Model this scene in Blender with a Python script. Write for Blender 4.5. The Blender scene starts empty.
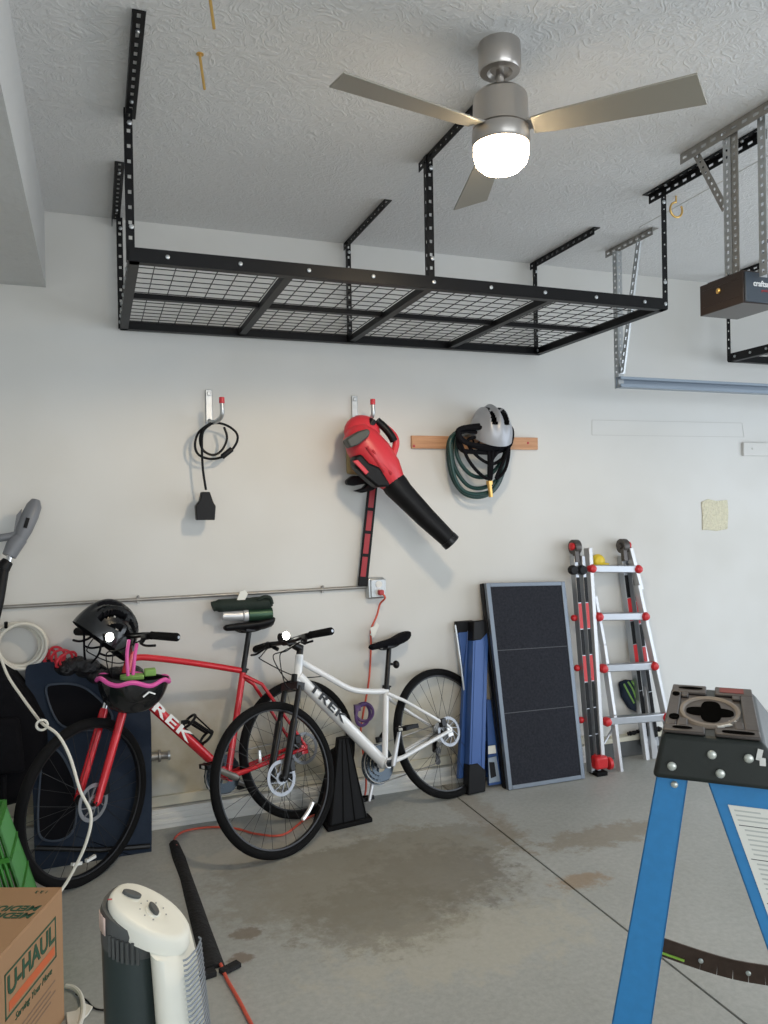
import bpy, bmesh, math, random
from mathutils import Vector as V, Matrix as Mx
random.seed(7)
PI = math.pi
SC = bpy.context.scene
COL = SC.collection

# ------------------------------------------------------------------ camera
R = ((0.936833, -0.018583, 0.349710), (-0.349701, 0.001214, 0.936852), (-0.017834, -0.999827, -0.005361))
F = 771.6
CAM = V((0, -4.03, 1.58))
def _nz(a): return V(a).normalized()
ex = _nz((2067, -41, F)); ey = V((-288, 1, F)); ey = (ey - ex*ey.dot(ex)).normalized(); ez = ex.cross(ey)
if ez.y > 0: ez = -ez
def c2w(c): return V((ex.dot(c), ey.dot(c), ez.dot(c)))
def ray(u, v): return c2w(V((u-384, v-512, F)))
def at(u, v, Y=0.0):
    d = ray(u, v); return CAM + d*((Y-CAM.y)/d.y)
def atz(u, v, Z=0.0):
    d = ray(u, v); return CAM + d*((Z-CAM.z)/d.z)
cam = bpy.data.cameras.new('camera'); co = bpy.data.objects.new('camera', cam); COL.objects.link(co)
xr, up, bk = c2w(V((1,0,0))), c2w(V((0,-1,0))), c2w(V((0,0,-1)))
co.matrix_world = Mx(((xr.x, up.x, bk.x, CAM.x), (xr.y, up.y, bk.y, CAM.y), (xr.z, up.z, bk.z, CAM.z), (0,0,0,1)))
cam.sensor_fit = 'VERTICAL'; cam.sensor_height = 36; cam.lens = F/1024*36; cam.clip_start = .02
SC.camera = co

# ------------------------------------------------------------------ materials
def mat(name, col, rough=.5, metal=0, emit=None, es=0, bump=None, var=None, spec=None, coat=0, alpha=None):
    m = bpy.data.materials.new(name); m.use_nodes = True
    nt = m.node_tree; b = nt.nodes['Principled BSDF']
    b.inputs['Base Color'].default_value = (*col, 1); b.inputs['Roughness'].default_value = rough
    b.inputs['Metallic'].default_value = metal
    if spec is not None: b.inputs['Specular IOR Level'].default_value = spec
    if coat: b.inputs['Coat Weight'].default_value = coat
    if emit: b.inputs['Emission Color'].default_value = (*emit, 1); b.inputs['Emission Strength'].default_value = es
    tc = nt.nodes.new('ShaderNodeTexCoord')
    if var:   # (scale, amount)
        n = nt.nodes.new('ShaderNodeTexNoise'); n.inputs['Scale'].default_value = var[0]; n.inputs['Detail'].default_value = 4
        nt.links.new(tc.outputs['Object'], n.inputs['Vector'])
        mx = nt.nodes.new('ShaderNodeMixRGB'); mx.inputs[1].default_value = (*[c*(1-var[1]) for c in col], 1)
        mx.inputs[2].default_value = (*[min(1, c*(1+var[1])) for c in col], 1)
        nt.links.new(n.outputs['Fac'], mx.inputs[0]); nt.links.new(mx.outputs[0], b.inputs['Base Color'])
    if bump:  # (scale, strength, dist)
        n = nt.nodes.new('ShaderNodeTexNoise'); n.inputs['Scale'].default_value = bump[0]; n.inputs['Detail'].default_value = 5
        nt.links.new(tc.outputs['Object'], n.inputs['Vector'])
        bp = nt.nodes.new('ShaderNodeBump'); bp.inputs['Strength'].default_value = bump[1]; bp.inputs['Distance'].default_value = bump[2]
        nt.links.new(n.outputs['Fac'], bp.inputs['Height']); nt.links.new(bp.outputs[0], b.inputs['Normal'])
    return m

def nodes(m): return m.node_tree, m.node_tree.nodes['Principled BSDF']
def ramp(nt, src, stops):
    r = nt.nodes.new('ShaderNodeValToRGB'); cr = r.color_ramp
    while len(cr.elements) < len(stops): cr.elements.new(.5)
    for e, (p, c) in zip(cr.elements, stops): e.position = p; e.color = (*c, 1)
    nt.links.new(src, r.inputs[0]); return r
def mixc(nt, fac, a, b):
    x = nt.nodes.new('ShaderNodeMixRGB')
    nt.links.new(fac, x.inputs[0])
    for i, s in ((1, a), (2, b)):
        if isinstance(s, tuple): x.inputs[i].default_value = (*s, 1)
        else: nt.links.new(s, x.inputs[i])
    return x.outputs[0]
def noise(nt, scale, detail=5, vec=None, rough=.55):
    n = nt.nodes.new('ShaderNodeTexNoise'); n.inputs['Scale'].default_value = scale; n.inputs['Detail'].default_value = detail
    n.inputs['Roughness'].default_value = rough
    if vec is None: vec = nt.nodes.new('ShaderNodeTexCoord').outputs['Object']
    nt.links.new(vec, n.inputs['Vector']); return n.outputs['Fac']
def math_(nt, op, a, b=None, clamp=False):
    x = nt.nodes.new('ShaderNodeMath'); x.operation = op; x.use_clamp = clamp
    for i, s in ((0, a), (1, b)):
        if s is None: continue
        if isinstance(s, (int, float)): x.inputs[i].default_value = s
        else: nt.links.new(s, x.inputs[i])
    return x.outputs[0]
def bump(nt, b, h, strength, dist):
    bp = nt.nodes.new('ShaderNodeBump'); bp.inputs['Strength'].default_value = strength; bp.inputs['Distance'].default_value = dist
    nt.links.new(h, bp.inputs['Height']); nt.links.new(bp.outputs[0], b.inputs['Normal'])

# painted plaster wall: off-white with faint patchy overpaint
M_wall = mat('wall_paint', (.66,.65,.62), .55)
nt, b = nodes(M_wall)
n1 = noise(nt, 1.1, 3); n2 = noise(nt, 9, 4)
c = ramp(nt, n1, [(.3, (.61,.60,.565)), (.55, (.665,.66,.635)), (.8, (.68,.685,.67))]).outputs[0]
geo = nt.nodes.new('ShaderNodeNewGeometry'); sp = nt.nodes.new('ShaderNodeSeparateXYZ'); nt.links.new(geo.outputs['Position'], sp.inputs[0])
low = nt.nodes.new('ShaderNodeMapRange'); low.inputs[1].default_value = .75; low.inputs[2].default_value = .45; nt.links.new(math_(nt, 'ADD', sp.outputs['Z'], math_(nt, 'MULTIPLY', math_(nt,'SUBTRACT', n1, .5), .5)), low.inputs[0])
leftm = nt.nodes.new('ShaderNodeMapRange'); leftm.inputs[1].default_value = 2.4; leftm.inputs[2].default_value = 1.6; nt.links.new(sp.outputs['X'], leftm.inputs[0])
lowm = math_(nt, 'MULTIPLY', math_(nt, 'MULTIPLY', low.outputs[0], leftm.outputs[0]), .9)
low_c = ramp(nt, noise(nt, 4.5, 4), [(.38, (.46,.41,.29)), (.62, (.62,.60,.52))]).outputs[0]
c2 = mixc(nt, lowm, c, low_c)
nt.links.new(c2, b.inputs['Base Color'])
bump(nt, b, n2, .15, .004)

# stomped ceiling texture
M_ceil = mat('ceiling_texture', (.60,.605,.60), .8)
nt, b = nodes(M_ceil)
va = noise(nt, 26, 6, rough=.62)
vo = nt.nodes.new('ShaderNodeTexNoise'); vo.inputs['Scale'].default_value = 14; vo.inputs['Detail'].default_value = 3; vo.inputs['Distortion'].default_value = 2.2
nt.links.new(nt.nodes.new('ShaderNodeTexCoord').outputs['Object'], vo.inputs['Vector'])
rr = ramp(nt, vo.outputs['Fac'], [(.42, (0,0,0)), (.5, (1,1,1)), (.58, (.1,.1,.1))]).outputs[0]
h = math_(nt, 'ADD', math_(nt, 'MULTIPLY', va, .8), math_(nt, 'MULTIPLY', rr, .35))
bump(nt, b, h, .42, .014)
nt.links.new(ramp(nt, noise(nt, .9, 2), [(.3, (.70,.70,.695)), (.7, (.75,.75,.745))]).outputs[0], b.inputs['Base Color'])

# stained garage concrete
M_floor = mat('garage_concrete', (.3,.31,.29), .55)
nt, b = nodes(M_floor)
gp = nt.nodes.new('ShaderNodeNewGeometry').outputs['Position']
base = ramp(nt, noise(nt, 1.6, 5, gp), [(.3, (.31,.325,.31)), (.55, (.385,.40,.385)), (.75, (.43,.44,.42))]).outputs[0]
fine = ramp(nt, noise(nt, 45, 5, gp, .7), [(.35, (.27,.275,.26)), (.65, (.45,.455,.43))]).outputs[0]
mm = nt.nodes.new('ShaderNodeMixRGB'); mm.inputs[0].default_value = .38; nt.links.new(base, mm.inputs[1]); nt.links.new(fine, mm.inputs[2]); colr = mm.outputs[0]
def blob(cx, cy, rx, ry, edge=.45, nz_=.9, ns=3.5):
    ns *= 1.5; nz_ = nz_*1.35; edge *= .8
    s = nt.nodes.new('ShaderNodeSeparateXYZ'); nt.links.new(gp, s.inputs[0])
    dx = math_(nt, 'DIVIDE', math_(nt, 'SUBTRACT', s.outputs['X'], cx), rx); dy = math_(nt, 'DIVIDE', math_(nt, 'SUBTRACT', s.outputs['Y'], cy), ry)
    d = math_(nt, 'SQRT', math_(nt, 'ADD', math_(nt, 'MULTIPLY', dx, dx), math_(nt, 'MULTIPLY', dy, dy)))
    d = math_(nt, 'ADD', d, math_(nt, 'MULTIPLY', math_(nt, 'SUBTRACT', noise(nt, ns, 8, gp, .72), .5), nz_*2))
    mr = nt.nodes.new('ShaderNodeMapRange'); mr.inputs[1].default_value = 1.0; mr.inputs[2].default_value = 1-edge; nt.links.new(d, mr.inputs[0])
    return mr.outputs[0]
for (cx, cy, rx, ry, edge, nzz, ns, colx, am) in (
    (1.15, -.95, .62, .55, .4, .6, 3.0, (.25,.235,.185), .5), (1.45, -.75, .5, .26, .3, .8, 6, (.20,.185,.145), .55),
    (.85, -.85, .5, .4, .3, .8, 5, (.23,.215,.17), .45), (1.22, -1.5, .6, .25, .5, 1.1, 7, (.48,.455,.37), .45),
    (1.35, -1.0, .38, .32, .5, 1.1, 9, (.14,.125,.10), .65), (1.1,-.85,.75,.65,.8,.9,12,(.27,.25,.20),.45), (1.0,-1.2,.35,.3,.5,1.0,10,(.19,.175,.135),.55), (1.88, -1.28, .16, .08, .7, 1.0, 13, (.27,.165,.07), .6), (.5, -1.15, .07, .05, .4, .7, 15, (.17,.13,.09), .7),
    (.45, -1.3, .05, .04, .4, .7, 15, (.17,.12,.08), .7), (2.25, -.95, .4, .12, .4, .9, 9, (.24,.20,.14), .6), (1.82, -.5, .12, .5, .4, .9, 9, (.23,.18,.12), .4),
    (.7, -.5, .5, .12, .4, .9, 8, (.46,.445,.39), .6)):
    f = math_(nt, 'MULTIPLY', blob(cx, cy, rx, ry, edge, nzz, ns), am, True)
    colr = mixc(nt, f, colr, colx)
nt.links.new(colr, b.inputs['Base Color'])
nt.links.new(ramp(nt, noise(nt, 3, 4, gp), [(.3, (.38,)*3), (.7, (.62,)*3)]).outputs[0], b.inputs['Roughness'])
bump(nt, b, noise(nt, 60, 5, gp), .12, .003)

M_black = mat('black_powder_steel', (.007,.007,.008), .45, .1, spec=.25, bump=(300,.1,.001))
M_wire = mat('black_wire', (.010,.010,.010), .5)
M_galv = mat('galvanised_steel', (.50,.52,.53), .38, .85, var=(30,.15))
M_galv2 = mat('dull_zinc_steel', (.34,.33,.31), .45, .75, var=(22,.25))
M_steelblue = mat('painted_track_steel', (.27,.32,.38), .4, .6)
M_nickel = mat('brushed_nickel', (.50,.47,.44), .28, .95, bump=(160,.05,.001))
M_blade = mat('silver_blade', (.40,.375,.32), .34, .6)
M_glass = mat('frosted_lamp_glass', (1,.95,.85), .4, emit=(1,.78,.50), es=36)
M_brass = mat('brass', (.75,.48,.16), .35, .8)
M_opener = mat('brown_plastic_housing', (.035,.024,.02), .35)
M_opener_f = mat('grey_blue_plastic', (.05,.065,.085), .4)
M_white = mat('white_print', (.85,.85,.85), .5)
M_redprint = mat('red_print', (.45,.05,.06), .5)
M_rubber = mat('black_rubber', (.005,.005,.0055), .85, spec=.18, bump=(80,.3,.002))
M_plastic = mat('black_plastic', (.005,.005,.006), .45, spec=.22)
M_satin = mat('black_satin_metal', (.008,.008,.009), .32, .2, spec=.4)
M_red = mat('red_bike_paint', (.62,.018,.03), .22, .1, coat=.5)
M_redplastic = mat('red_plastic', (.60,.035,.05), .38)
M_redcap = mat('red_ladder_plastic', (.58,.02,.025), .35)
M_whitepaint = mat('white_bike_paint', (.82,.83,.84), .22, .05, coat=.5)
M_alu = mat('aluminium', (.45,.47,.50), .38, .75)
M_alu_br = mat('bright_aluminium', (.62,.63,.65), .38, .5)
M_chrome = mat('chrome', (.75,.75,.76), .15, 1)
M_rim = mat('black_rim', (.010,.010,.012), .32, .2)
M_ring = mat('blued_chainring', (.06,.075,.09), .3, .7)
M_steelrotor = mat('disc_steel', (.30,.31,.33), .45, .8)
M_tan = mat('skinwall_rim', (.30,.32,.34), .35, .7)
M_cream = mat('cream_paint', (.66,.62,.50), .6, var=(6,.08), bump=(20,.2,.003))
M_whitetrim = mat('white_trim_paint', (.72,.72,.69), .5, var=(5,.07))
M_curb = mat('dark_grey_footing', (.10,.105,.105), .7, var=(8,.2), bump=(30,.3,.003))
M_wood = mat('pine_board', (.56,.29,.15), .6)
nt, b = nodes(M_wood); tcc = nt.nodes.new('ShaderNodeTexCoord'); mp = nt.nodes.new('ShaderNodeMapping'); mp.inputs['Scale'].default_value = (1.5, 10, 22)
nt.links.new(tcc.outputs['Object'], mp.inputs[0]); nt.links.new(ramp(nt, noise(nt, 3, 6, mp.outputs[0]), [(.3, (.46,.22,.11)), (.7, (.64,.36,.20))]).outputs[0], b.inputs['Base Color'])
M_hose = mat('dark_green_hose', (.008,.045,.04), .35)
M_navy = mat('navy_fabric', (.024,.034,.054), .9, spec=.15, var=(9,.3), bump=(120,.4,.003))
M_darkfab = mat('charcoal_mesh_fabric', (.008,.008,.010), .95, spec=.1, bump=(200,.4,.002))
M_blackfab = mat('black_fabric', (.006,.006,.008), .95, spec=.15, bump=(40,.5,.01))
M_pvc = mat('white_vinyl', (.75,.73,.66), .45)
M_cord = mat('orange_red_cord', (.62,.10,.06), .5)
M_redcord = mat('red_cord', (.72,.04,.06), .5)
M_pink = mat('pink_plastic', (.72,.10,.38), .4)
M_blueladder = mat('blue_fibreglass', (.03,.22,.50), .42, var=(60,.12), bump=(200,.1,.001))
M_bluesteel = mat('blue_enamel_steel', (.035,.095,.29), .38, .1)
M_grit = mat('black_grit_surface', (.024,.026,.034), .9, spec=.2, var=(90,.6), bump=(260,.6,.002))
M_ramp_f = mat('ramp_frame_aluminium', (.20,.23,.27), .42, .6)
M_cap = mat('worn_black_ladder_cap', (.011,.015,.013), .45, var=(14,.35), bump=(60,.2,.002))
M_captop = mat('scuffed_cap_top', (.055,.045,.040), .45, var=(18,.45), bump=(50,.25,.002))
M_slotshade = mat('cap_recess_shade', (.004,.004,.004), 1, spec=0)  # flat dead black stands in for the shade inside the cap's slots
M_rivet = mat('rivet_zinc', (.62,.65,.60), .35, .6)
M_brown = mat('rusty_brown_steel', (.09,.06,.045), .4, .6, var=(40,.4))
M_paper = mat('paper_label', (.78,.78,.72), .6)
M_ink = mat('grey_print', (.30,.30,.30), .6)
M_greenst = mat('green_yellow_stripe', (.35,.62,.08), .4)
M_card = mat('brown_cardboard', (.40,.235,.125), .8, var=(5,.06), bump=(60,.1,.002))
M_cardin = mat('cardboard_seam', (.24,.13,.07), .85)
M_uh_green = mat('dark_green_ink', (.03,.09,.05), .7)
M_uh_org = mat('orange_ink', (.62,.14,.05), .7)
M_uh_grey = mat('faded_grey_ink', (.26,.17,.11), .8)
M_crate = mat('lime_green_plastic', (.03,.19,.018), .45)
M_heat_w = mat('ivory_plastic', (.78,.77,.68), .4)
M_heat_d = mat('dark_green_grey_plastic', (.022,.035,.035), .45)
M_heat_m = mat('grey_ribbed_plastic', (.075,.08,.08), .5)
M_grille = mat('silver_grille', (.24,.27,.31), .45, .4)
M_label = mat('pink_warning_label', (.68,.52,.46), .6)
M_yellow = mat('yellow_plastic', (.80,.58,.03), .4)
M_greenacc = mat('acid_green', (.22,.42,.10), .6)
M_grey = mat('grey_tool_plastic', (.17,.18,.20), .45)
M_silverhelm = mat('silver_grey_shell', (.36,.38,.42), .35, .2)
M_helmblack = mat('glossy_black_shell', (.008,.009,.011), .2, coat=.4)
M_reflect = mat('white_reflector', (.95,.97,.95), .15, .2)
M_glint = mat('bike_lens_glint', (1,1,.95), .2, emit=(1,1,.88), es=14)  # emission stands in for the bright glint on the bikes' front lights
M_greenbag = mat('dark_green_nylon', (.006,.016,.011), .75, bump=(60,.5,.004))
M_greenmet = mat('green_metal', (.03,.075,.045), .35, .5)
M_purple = mat('purple_plastic', (.10,.05,.16), .4)
M_patch = mat('rough_plaster_patch', (.70,.66,.50), .9, var=(60,.25), bump=(70,1,.012))
M_mark = mat('old_paint_edge', (.56,.555,.53), .7)
M_tape = mat('weathered_rubber', (.010,.010,.011), .85, var=(30,.7), bump=(60,.8,.006))
M_olive = mat('tan_panel', (.38,.28,.12), .6)

# ------------------------------------------------------------------ mesh builder
class MB:
    def __init__(s): s.v = []; s.f = []; s.m = []
    def add(s, vs, fs, m=0):
        o = len(s.v); s.v += [V(p) for p in vs]
        for f in fs: s.f.append([i+o for i in f]); s.m.append(m)
        return s
    def box(s, c, d, rot=None, m=0):
        c = V(c); x, y, z = d[0]/2, d[1]/2, d[2]/2
        P = [V((a*x, b*y, e*z)) for a in (-1,1) for b in (-1,1) for e in (-1,1)]
        if rot is not None: P = [rot @ p for p in P]
        return s.add([p+c for p in P], [(0,1,3,2),(4,6,7,5),(0,4,5,1),(2,3,7,6),(0,2,6,4),(1,5,7,3)], m)
    def beam(s, p0, p1, w, h, up=(0,0,1), m=0, w1=None, h1=None):
        p0, p1 = V(p0), V(p1); d = (p1-p0).normalized(); u = V(up); u = (u-d*u.dot(d))
        u = u.normalized() if u.length > 1e-5 else d.orthogonal().normalized(); r = d.cross(u)
        w1 = w if w1 is None else w1; h1 = h if h1 is None else h1
        P = [p + r*a*ww/2 + u*b*hh/2 for p, ww, hh in ((p0, w, h), (p1, w1, h1)) for a, b in ((-1,-1),(1,-1),(1,1),(-1,1))]
        return s.add(P, [(0,1,2,3),(7,6,5,4),(0,4,5,1),(1,5,6,2),(2,6,7,3),(3,7,4,0)], m)
    def tube(s, pts, r, n=8, closed=False, m=0, sq=1.0):
        pts = [V(p) for p in pts]; N = len(pts)
        rs = r if isinstance(r, (list, tuple)) else [r]*N
        T = []
        for i in range(N):
            a = pts[(i-1) % N] if (closed or i > 0) else pts[0]; b_ = pts[(i+1) % N] if (closed or i < N-1) else pts[-1]
            T.append((b_-a).normalized())
        u = T[0].orthogonal().normalized(); vs = []
        for i in range(N):
            u = (u - T[i]*u.dot(T[i])).normalized(); w = T[i].cross(u)
            for k in range(n):
                t = 2*PI*k/n; vs.append(pts[i] + u*math.cos(t)*rs[i] + w*math.sin(t)*rs[i]*sq)
        fs = []
        for i in range(N if closed else N-1):
            j = (i+1) % N
            for k in range(n): fs.append((i*n+k, i*n+(k+1) % n, j*n+(k+1) % n, j*n+k))
        if not closed: fs += [tuple(range(n))[::-1], tuple((N-1)*n+k for k in range(n))]
        return s.add(vs, fs, m)
    def lathe(s, prof, n=32, M=None, m=0, cap=True):
        vs = []; fs = []
        for r, z in prof:
            for k in range(n): vs.append(V((r*math.cos(2*PI*k/n), r*math.sin(2*PI*k/n), z)))
        for i in range(len(prof)-1):
            for k in range(n): fs.append((i*n+k, i*n+(k+1) % n, (i+1)*n+(k+1) % n, (i+1)*n+k))
        if cap: fs += [tuple(range(n))[::-1], tuple((len(prof)-1)*n+k for k in range(n))]
        if M is not None: vs = [M @ p for p in vs]
        return s.add(vs, fs, m)
    def prism(s, poly, z0, z1, M=None, m=0):
        n = len(poly); vs = [V((x, y, z0)) for x, y in poly] + [V((x, y, z1)) for x, y in poly]
        if M is not None: vs = [M @ p for p in vs]
        return s.add(vs, [tuple(range(n))[::-1], tuple(range(n, 2*n))] + [(i, (i+1) % n, n+(i+1) % n, n+i) for i in range(n)], m)
    def slab(s, pts, off, m=0):   # 3D polygon + offset vector
        pts = [V(p) for p in pts]; n = len(pts); off = V(off)
        return s.add(pts + [p+off for p in pts], [tuple(range(n))[::-1], tuple(range(n, 2*n))] + [(i, (i+1) % n, n+(i+1) % n, n+i) for i in range(n)], m)
    def ball(s, c, r, M=None, n=16, k=10, m=0):
        c = V(c); r = (r,)*3 if isinstance(r, (int, float)) else r; vs = []; fs = []
        for i in range(1, k):
            a = PI*i/k
            for j in range(n):
                t = 2*PI*j/n; vs.append(V((r[0]*math.sin(a)*math.cos(t), r[1]*math.sin(a)*math.sin(t), r[2]*math.cos(a))))
        for i in range(k-2):
            for j in range(n): fs.append((i*n+j, i*n+(j+1) % n, (i+1)*n+(j+1) % n, (i+1)*n+j))
        t_ = len(vs); vs += [V((0,0,r[2])), V((0,0,-r[2]))]
        for j in range(n): fs.append((t_, (j+1) % n, j)); fs.append((t_+1, (k-2)*n+j, (k-2)*n+(j+1) % n))
        if M is not None: vs = [M @ p for p in vs]
        return s.add([p+c for p in vs], fs, m)
    def ring(s, c, Rr, r, M=None, n=48, k=8, m=0, sq=1.0, a0=0, a1=2*PI):
        c = V(c); full = abs(a1-a0-2*PI) < 1e-4; N = n if full else n+1
        P = [V((Rr*math.cos(a0+(a1-a0)*i/n), Rr*math.sin(a0+(a1-a0)*i/n), 0)) for i in range(N)]
        if M is not None: P = [M @ p for p in P]
        return s.tube([p+c for p in P], r, k, full, m, sq)
    def xf(s, M):
        s.v = [M @ p for p in s.v]; return s
    def build(s, name, mats, parent=None, world=True, smooth=40, bevel=0, origin=None, mods=None, segs=2):
        mats = mats if isinstance(mats, (list, tuple)) else [mats]
        vs = s.v; loc = V((0,0,0))
        if parent is not None and world:
            Mi = ROOT[parent.name].inverted(); vs = [Mi @ p for p in vs]
        elif parent is None:
            if origin is None:
                xs = [p.x for p in vs]; ys = [p.y for p in vs]; zs = [p.z for p in vs]
                origin = V(((min(xs)+max(xs))/2, (min(ys)+max(ys))/2, min(zs)))
            loc = V(origin); vs = [p-loc for p in vs]
        me = bpy.data.meshes.new(name); me.from_pydata([tuple(p) for p in vs], [], s.f)
        for m in mats: me.materials.append(m)
        for p, mi in zip(me.polygons, s.m): p.material_index = mi
        bm = bmesh.new(); bm.from_mesh(me); bmesh.ops.recalc_face_normals(bm, faces=bm.faces); bm.to_mesh(me); bm.free()
        if smooth:
            for p in me.polygons: p.use_smooth = True
            me.set_sharp_from_angle(angle=math.radians(smooth))
        o = bpy.data.objects.new(name, me); COL.objects.link(o); o.location = loc
        if parent is not None:
            o.parent = parent; ROOT[o.name] = ROOT[parent.name]
        else: ROOT[o.name] = Mx.Translation(loc)
        if bevel:
            bv = o.modifiers.new('bevel', 'BEVEL'); bv.width = bevel; bv.segments = segs; bv.limit_method = 'ANGLE'; bv.angle_limit = math.radians(35)
        return o
ROOT = {}
def tag(o, label, cat, group=None):
    o['label'] = label; o['category'] = cat
    if group: o['group'] = group
    return o
def thing(name, label, cat, loc=(0,0,0), M=None, group=None):
    o = bpy.data.objects.new(name, None); COL.objects.link(o); o.empty_display_size = .1
    m = M if M is not None else Mx.Translation(V(loc))
    o.matrix_world = m; ROOT[o.name] = m.copy()
    return tag(o, label, cat, group)
def struct(o): o['kind'] = 'structure'; return o
def frame_(X, Y, Z, o):  # matrix from axes
    return Mx(((X.x, Y.x, Z.x, o.x), (X.y, Y.y, Z.y, o.y), (X.z, Y.z, Z.z, o.z), (0,0,0,1)))
def text(name, s, size, M, material, parent, depth=.0006, shear=0, spacing=1.0, bold=0, sx=1):
    cu = bpy.data.curves.new(name, 'FONT'); cu.body = s; cu.size = size; cu.extrude = depth; cu.align_x = 'CENTER'; cu.align_y = 'CENTER'
    cu.shear = shear; cu.space_character = spacing; cu.offset = bold; cu.resolution_u = 3
    t = bpy.data.objects.new(name+'_tmp', cu); COL.objects.link(t)
    dg = bpy.context.evaluated_depsgraph_get(); me = bpy.data.meshes.new_from_object(t.evaluated_get(dg))
    bpy.data.objects.remove(t)
    Mi = ROOT[parent.name].inverted() @ M @ Mx.Diagonal((sx,1,1,1))
    me.transform(Mi); me.materials.clear(); me.materials.append(material)
    o = bpy.data.objects.new(name, me); COL.objects.link(o); o.parent = parent; ROOT[o.name] = ROOT[parent.name]
    return o
def arc(c, r, a0, a1, n, X, Y):
    c, X, Y = V(c), V(X), V(Y)
    return [c + X*r*math.cos(a0+(a1-a0)*i/n) + Y*r*math.sin(a0+(a1-a0)*i/n) for i in range(n+1)]
def spline(pts, k=8, closed=False):   # Catmull-Rom
    P = [V(p) for p in pts]; N = len(P); out = []
    for i in range(N if closed else N-1):
        if closed: a, b_, c_, d = P[(i-1) % N], P[i], P[(i+1) % N], P[(i+2) % N]
        else: a, b_, c_, d = P[max(i-1, 0)], P[i], P[i+1], P[min(i+2, N-1)]
        for j in range(k):
            t = j/k; out.append(.5*((2*b_)+(c_-a)*t+(2*a-5*b_+4*c_-d)*t*t+(3*b_-a-3*c_+d)*t**3))
    if not closed: out.append(P[-1])
    return out
def perf(mb, p0, p1, w, nrm, side, pitch=.04, hole=(.018,.009), th=.003, m=0):
    """flat punched strip from p0 to p1: width w along 'side', thickness along nrm"""
    p0, p1, side, nrm = V(p0), V(p1), V(side).normalized(), V(nrm).normalized()
    d = (p1-p0); L = d.length; d.normalize(); e = (w-hole[1])/2
    for sgn in (-1, 1):
        o = side*sgn*(w/2-e/2); mb.beam(p0+o, p1+o, e, th, nrm, m)
    n = max(1, int(L/pitch)); gap = L/n-hole[0]
    for i in range(n+1):
        a = max(0, i*L/n-gap/2); b_ = min(L, i*L/n+gap/2)
        mb.beam(p0+d*a, p0+d*b_, hole[1]+.001, th, nrm, m)
def perf_angle(mb, p0, p1, w, A, B, **k):
    """L section: one flange spreads along A, the other along B from the corner line"""
    A, B = V(A).normalized(), V(B).normalized()
    perf(mb, V(p0)+A*w/2, V(p1)+A*w/2, w, B, A, **k)
    perf(mb, V(p0)+B*w/2, V(p1)+B*w/2, w, A, B, **k)

# ------------------------------------------------------------------ the room
H = 3.03; XL = -1.9; XR = 5.6; YF = -7.6
def plate(name, x0, x1, y0, y1, z0, z1, m):
    return MB().box(((x0+x1)/2, (y0+y1)/2, (z0+z1)/2), (x1-x0, y1-y0, z1-z0)).build(name, m, smooth=0)
jx = 1.812
fl = MB()
fl.box(((XL+jx-.005)/2, (YF)/2, -.05), (jx-.005-XL, -YF, .1)); fl.box(((XR+.6+jx+.005)/2, YF/2, -.05), (XR+.6-jx-.005, -YF, .1))
fl.box((jx, YF/2, -.06), (.012, -YF, .08), m=1)
struct(fl.build('floor', [M_floor, mat('joint_dirt', (.10,.075,.05), .9)], smooth=0))
struct(plate('ceiling', XL, XR, YF, .1, H, H+.1, M_ceil))
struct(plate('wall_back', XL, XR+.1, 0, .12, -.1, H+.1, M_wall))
struct(plate('wall_left', XL-.1, XL, YF, .12, -.1, H+.1, M_wall))
wf = MB(); wf.box(((XL+XR)/2, YF-.05, 1.5), (XR-XL+.2, .1, 3.2)); struct(wf.build('wall_front', M_wall, smooth=0))
wr = MB()   # right wall with the open garage door
wr.box((XR+.05, -.35, 1.5), (.1, .7, 3.2)); wr.box((XR+.05, -6.9, 1.5), (.1, 1.6, 3.2)); wr.box((XR+.05, -3.4, 2.75), (.1, 5.5, .7))
struct(wr.build('wall_right', M_wall, smooth=0))
# boxed soffit top left
so = MB(); so.box(((XL-.205)/2, -2.6, (2.665+H)/2), (-.205-XL, 5.2, H-2.665)); struct(so.build('trim_1', mat('soffit_paint', (.60,.605,.60), .8, bump=(25,.5,.012)), smooth=0))
# footing and ledge at the wall foot
bb = MB(); bb.box((.55, -.022, .05), (2*2.35-.05, .044, .10)); 
for z in (.035, .068): bb.box((.55, -.047, z), (4.6, .008, .022))
bb.box((.55,-.010,.13),(4.6,.02,.05),m=1)
struct(bb.build('baseboard_left', [M_whitetrim, M_cream], bevel=.003))
cb = MB(); cb.box((4.2, -.025, .05), (2.6, .05, .10)); cb.box((4.2, -.03, .115), (2.6, .06, .03), m=1)
struct(cb.build('baseboard_right', [M_curb, M_cream], bevel=.004))
# old outline of a removed board, and seam on the ceiling
tm = MB()
a, b2, c3, d4 = at(592,420), at(742,423), at(744,437), at(592,435)
for p, q in ((a,b2),(b2,c3),(c3,d4),(d4,a)): tm.beam(p+V((0,-.0008,0)), q+V((0,-.0008,0)), .0035, .0016, (0,1,0))
struct(tm.build('trim_2', M_mark, smooth=0))
tm = MB(); tm.beam((2.702,-.70,H-.0008), (2.67,-1.6,H-.0008), .005, .0016, (0,0,1)); struct(tm.build('trim_3', M_mark, smooth=0))
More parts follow.
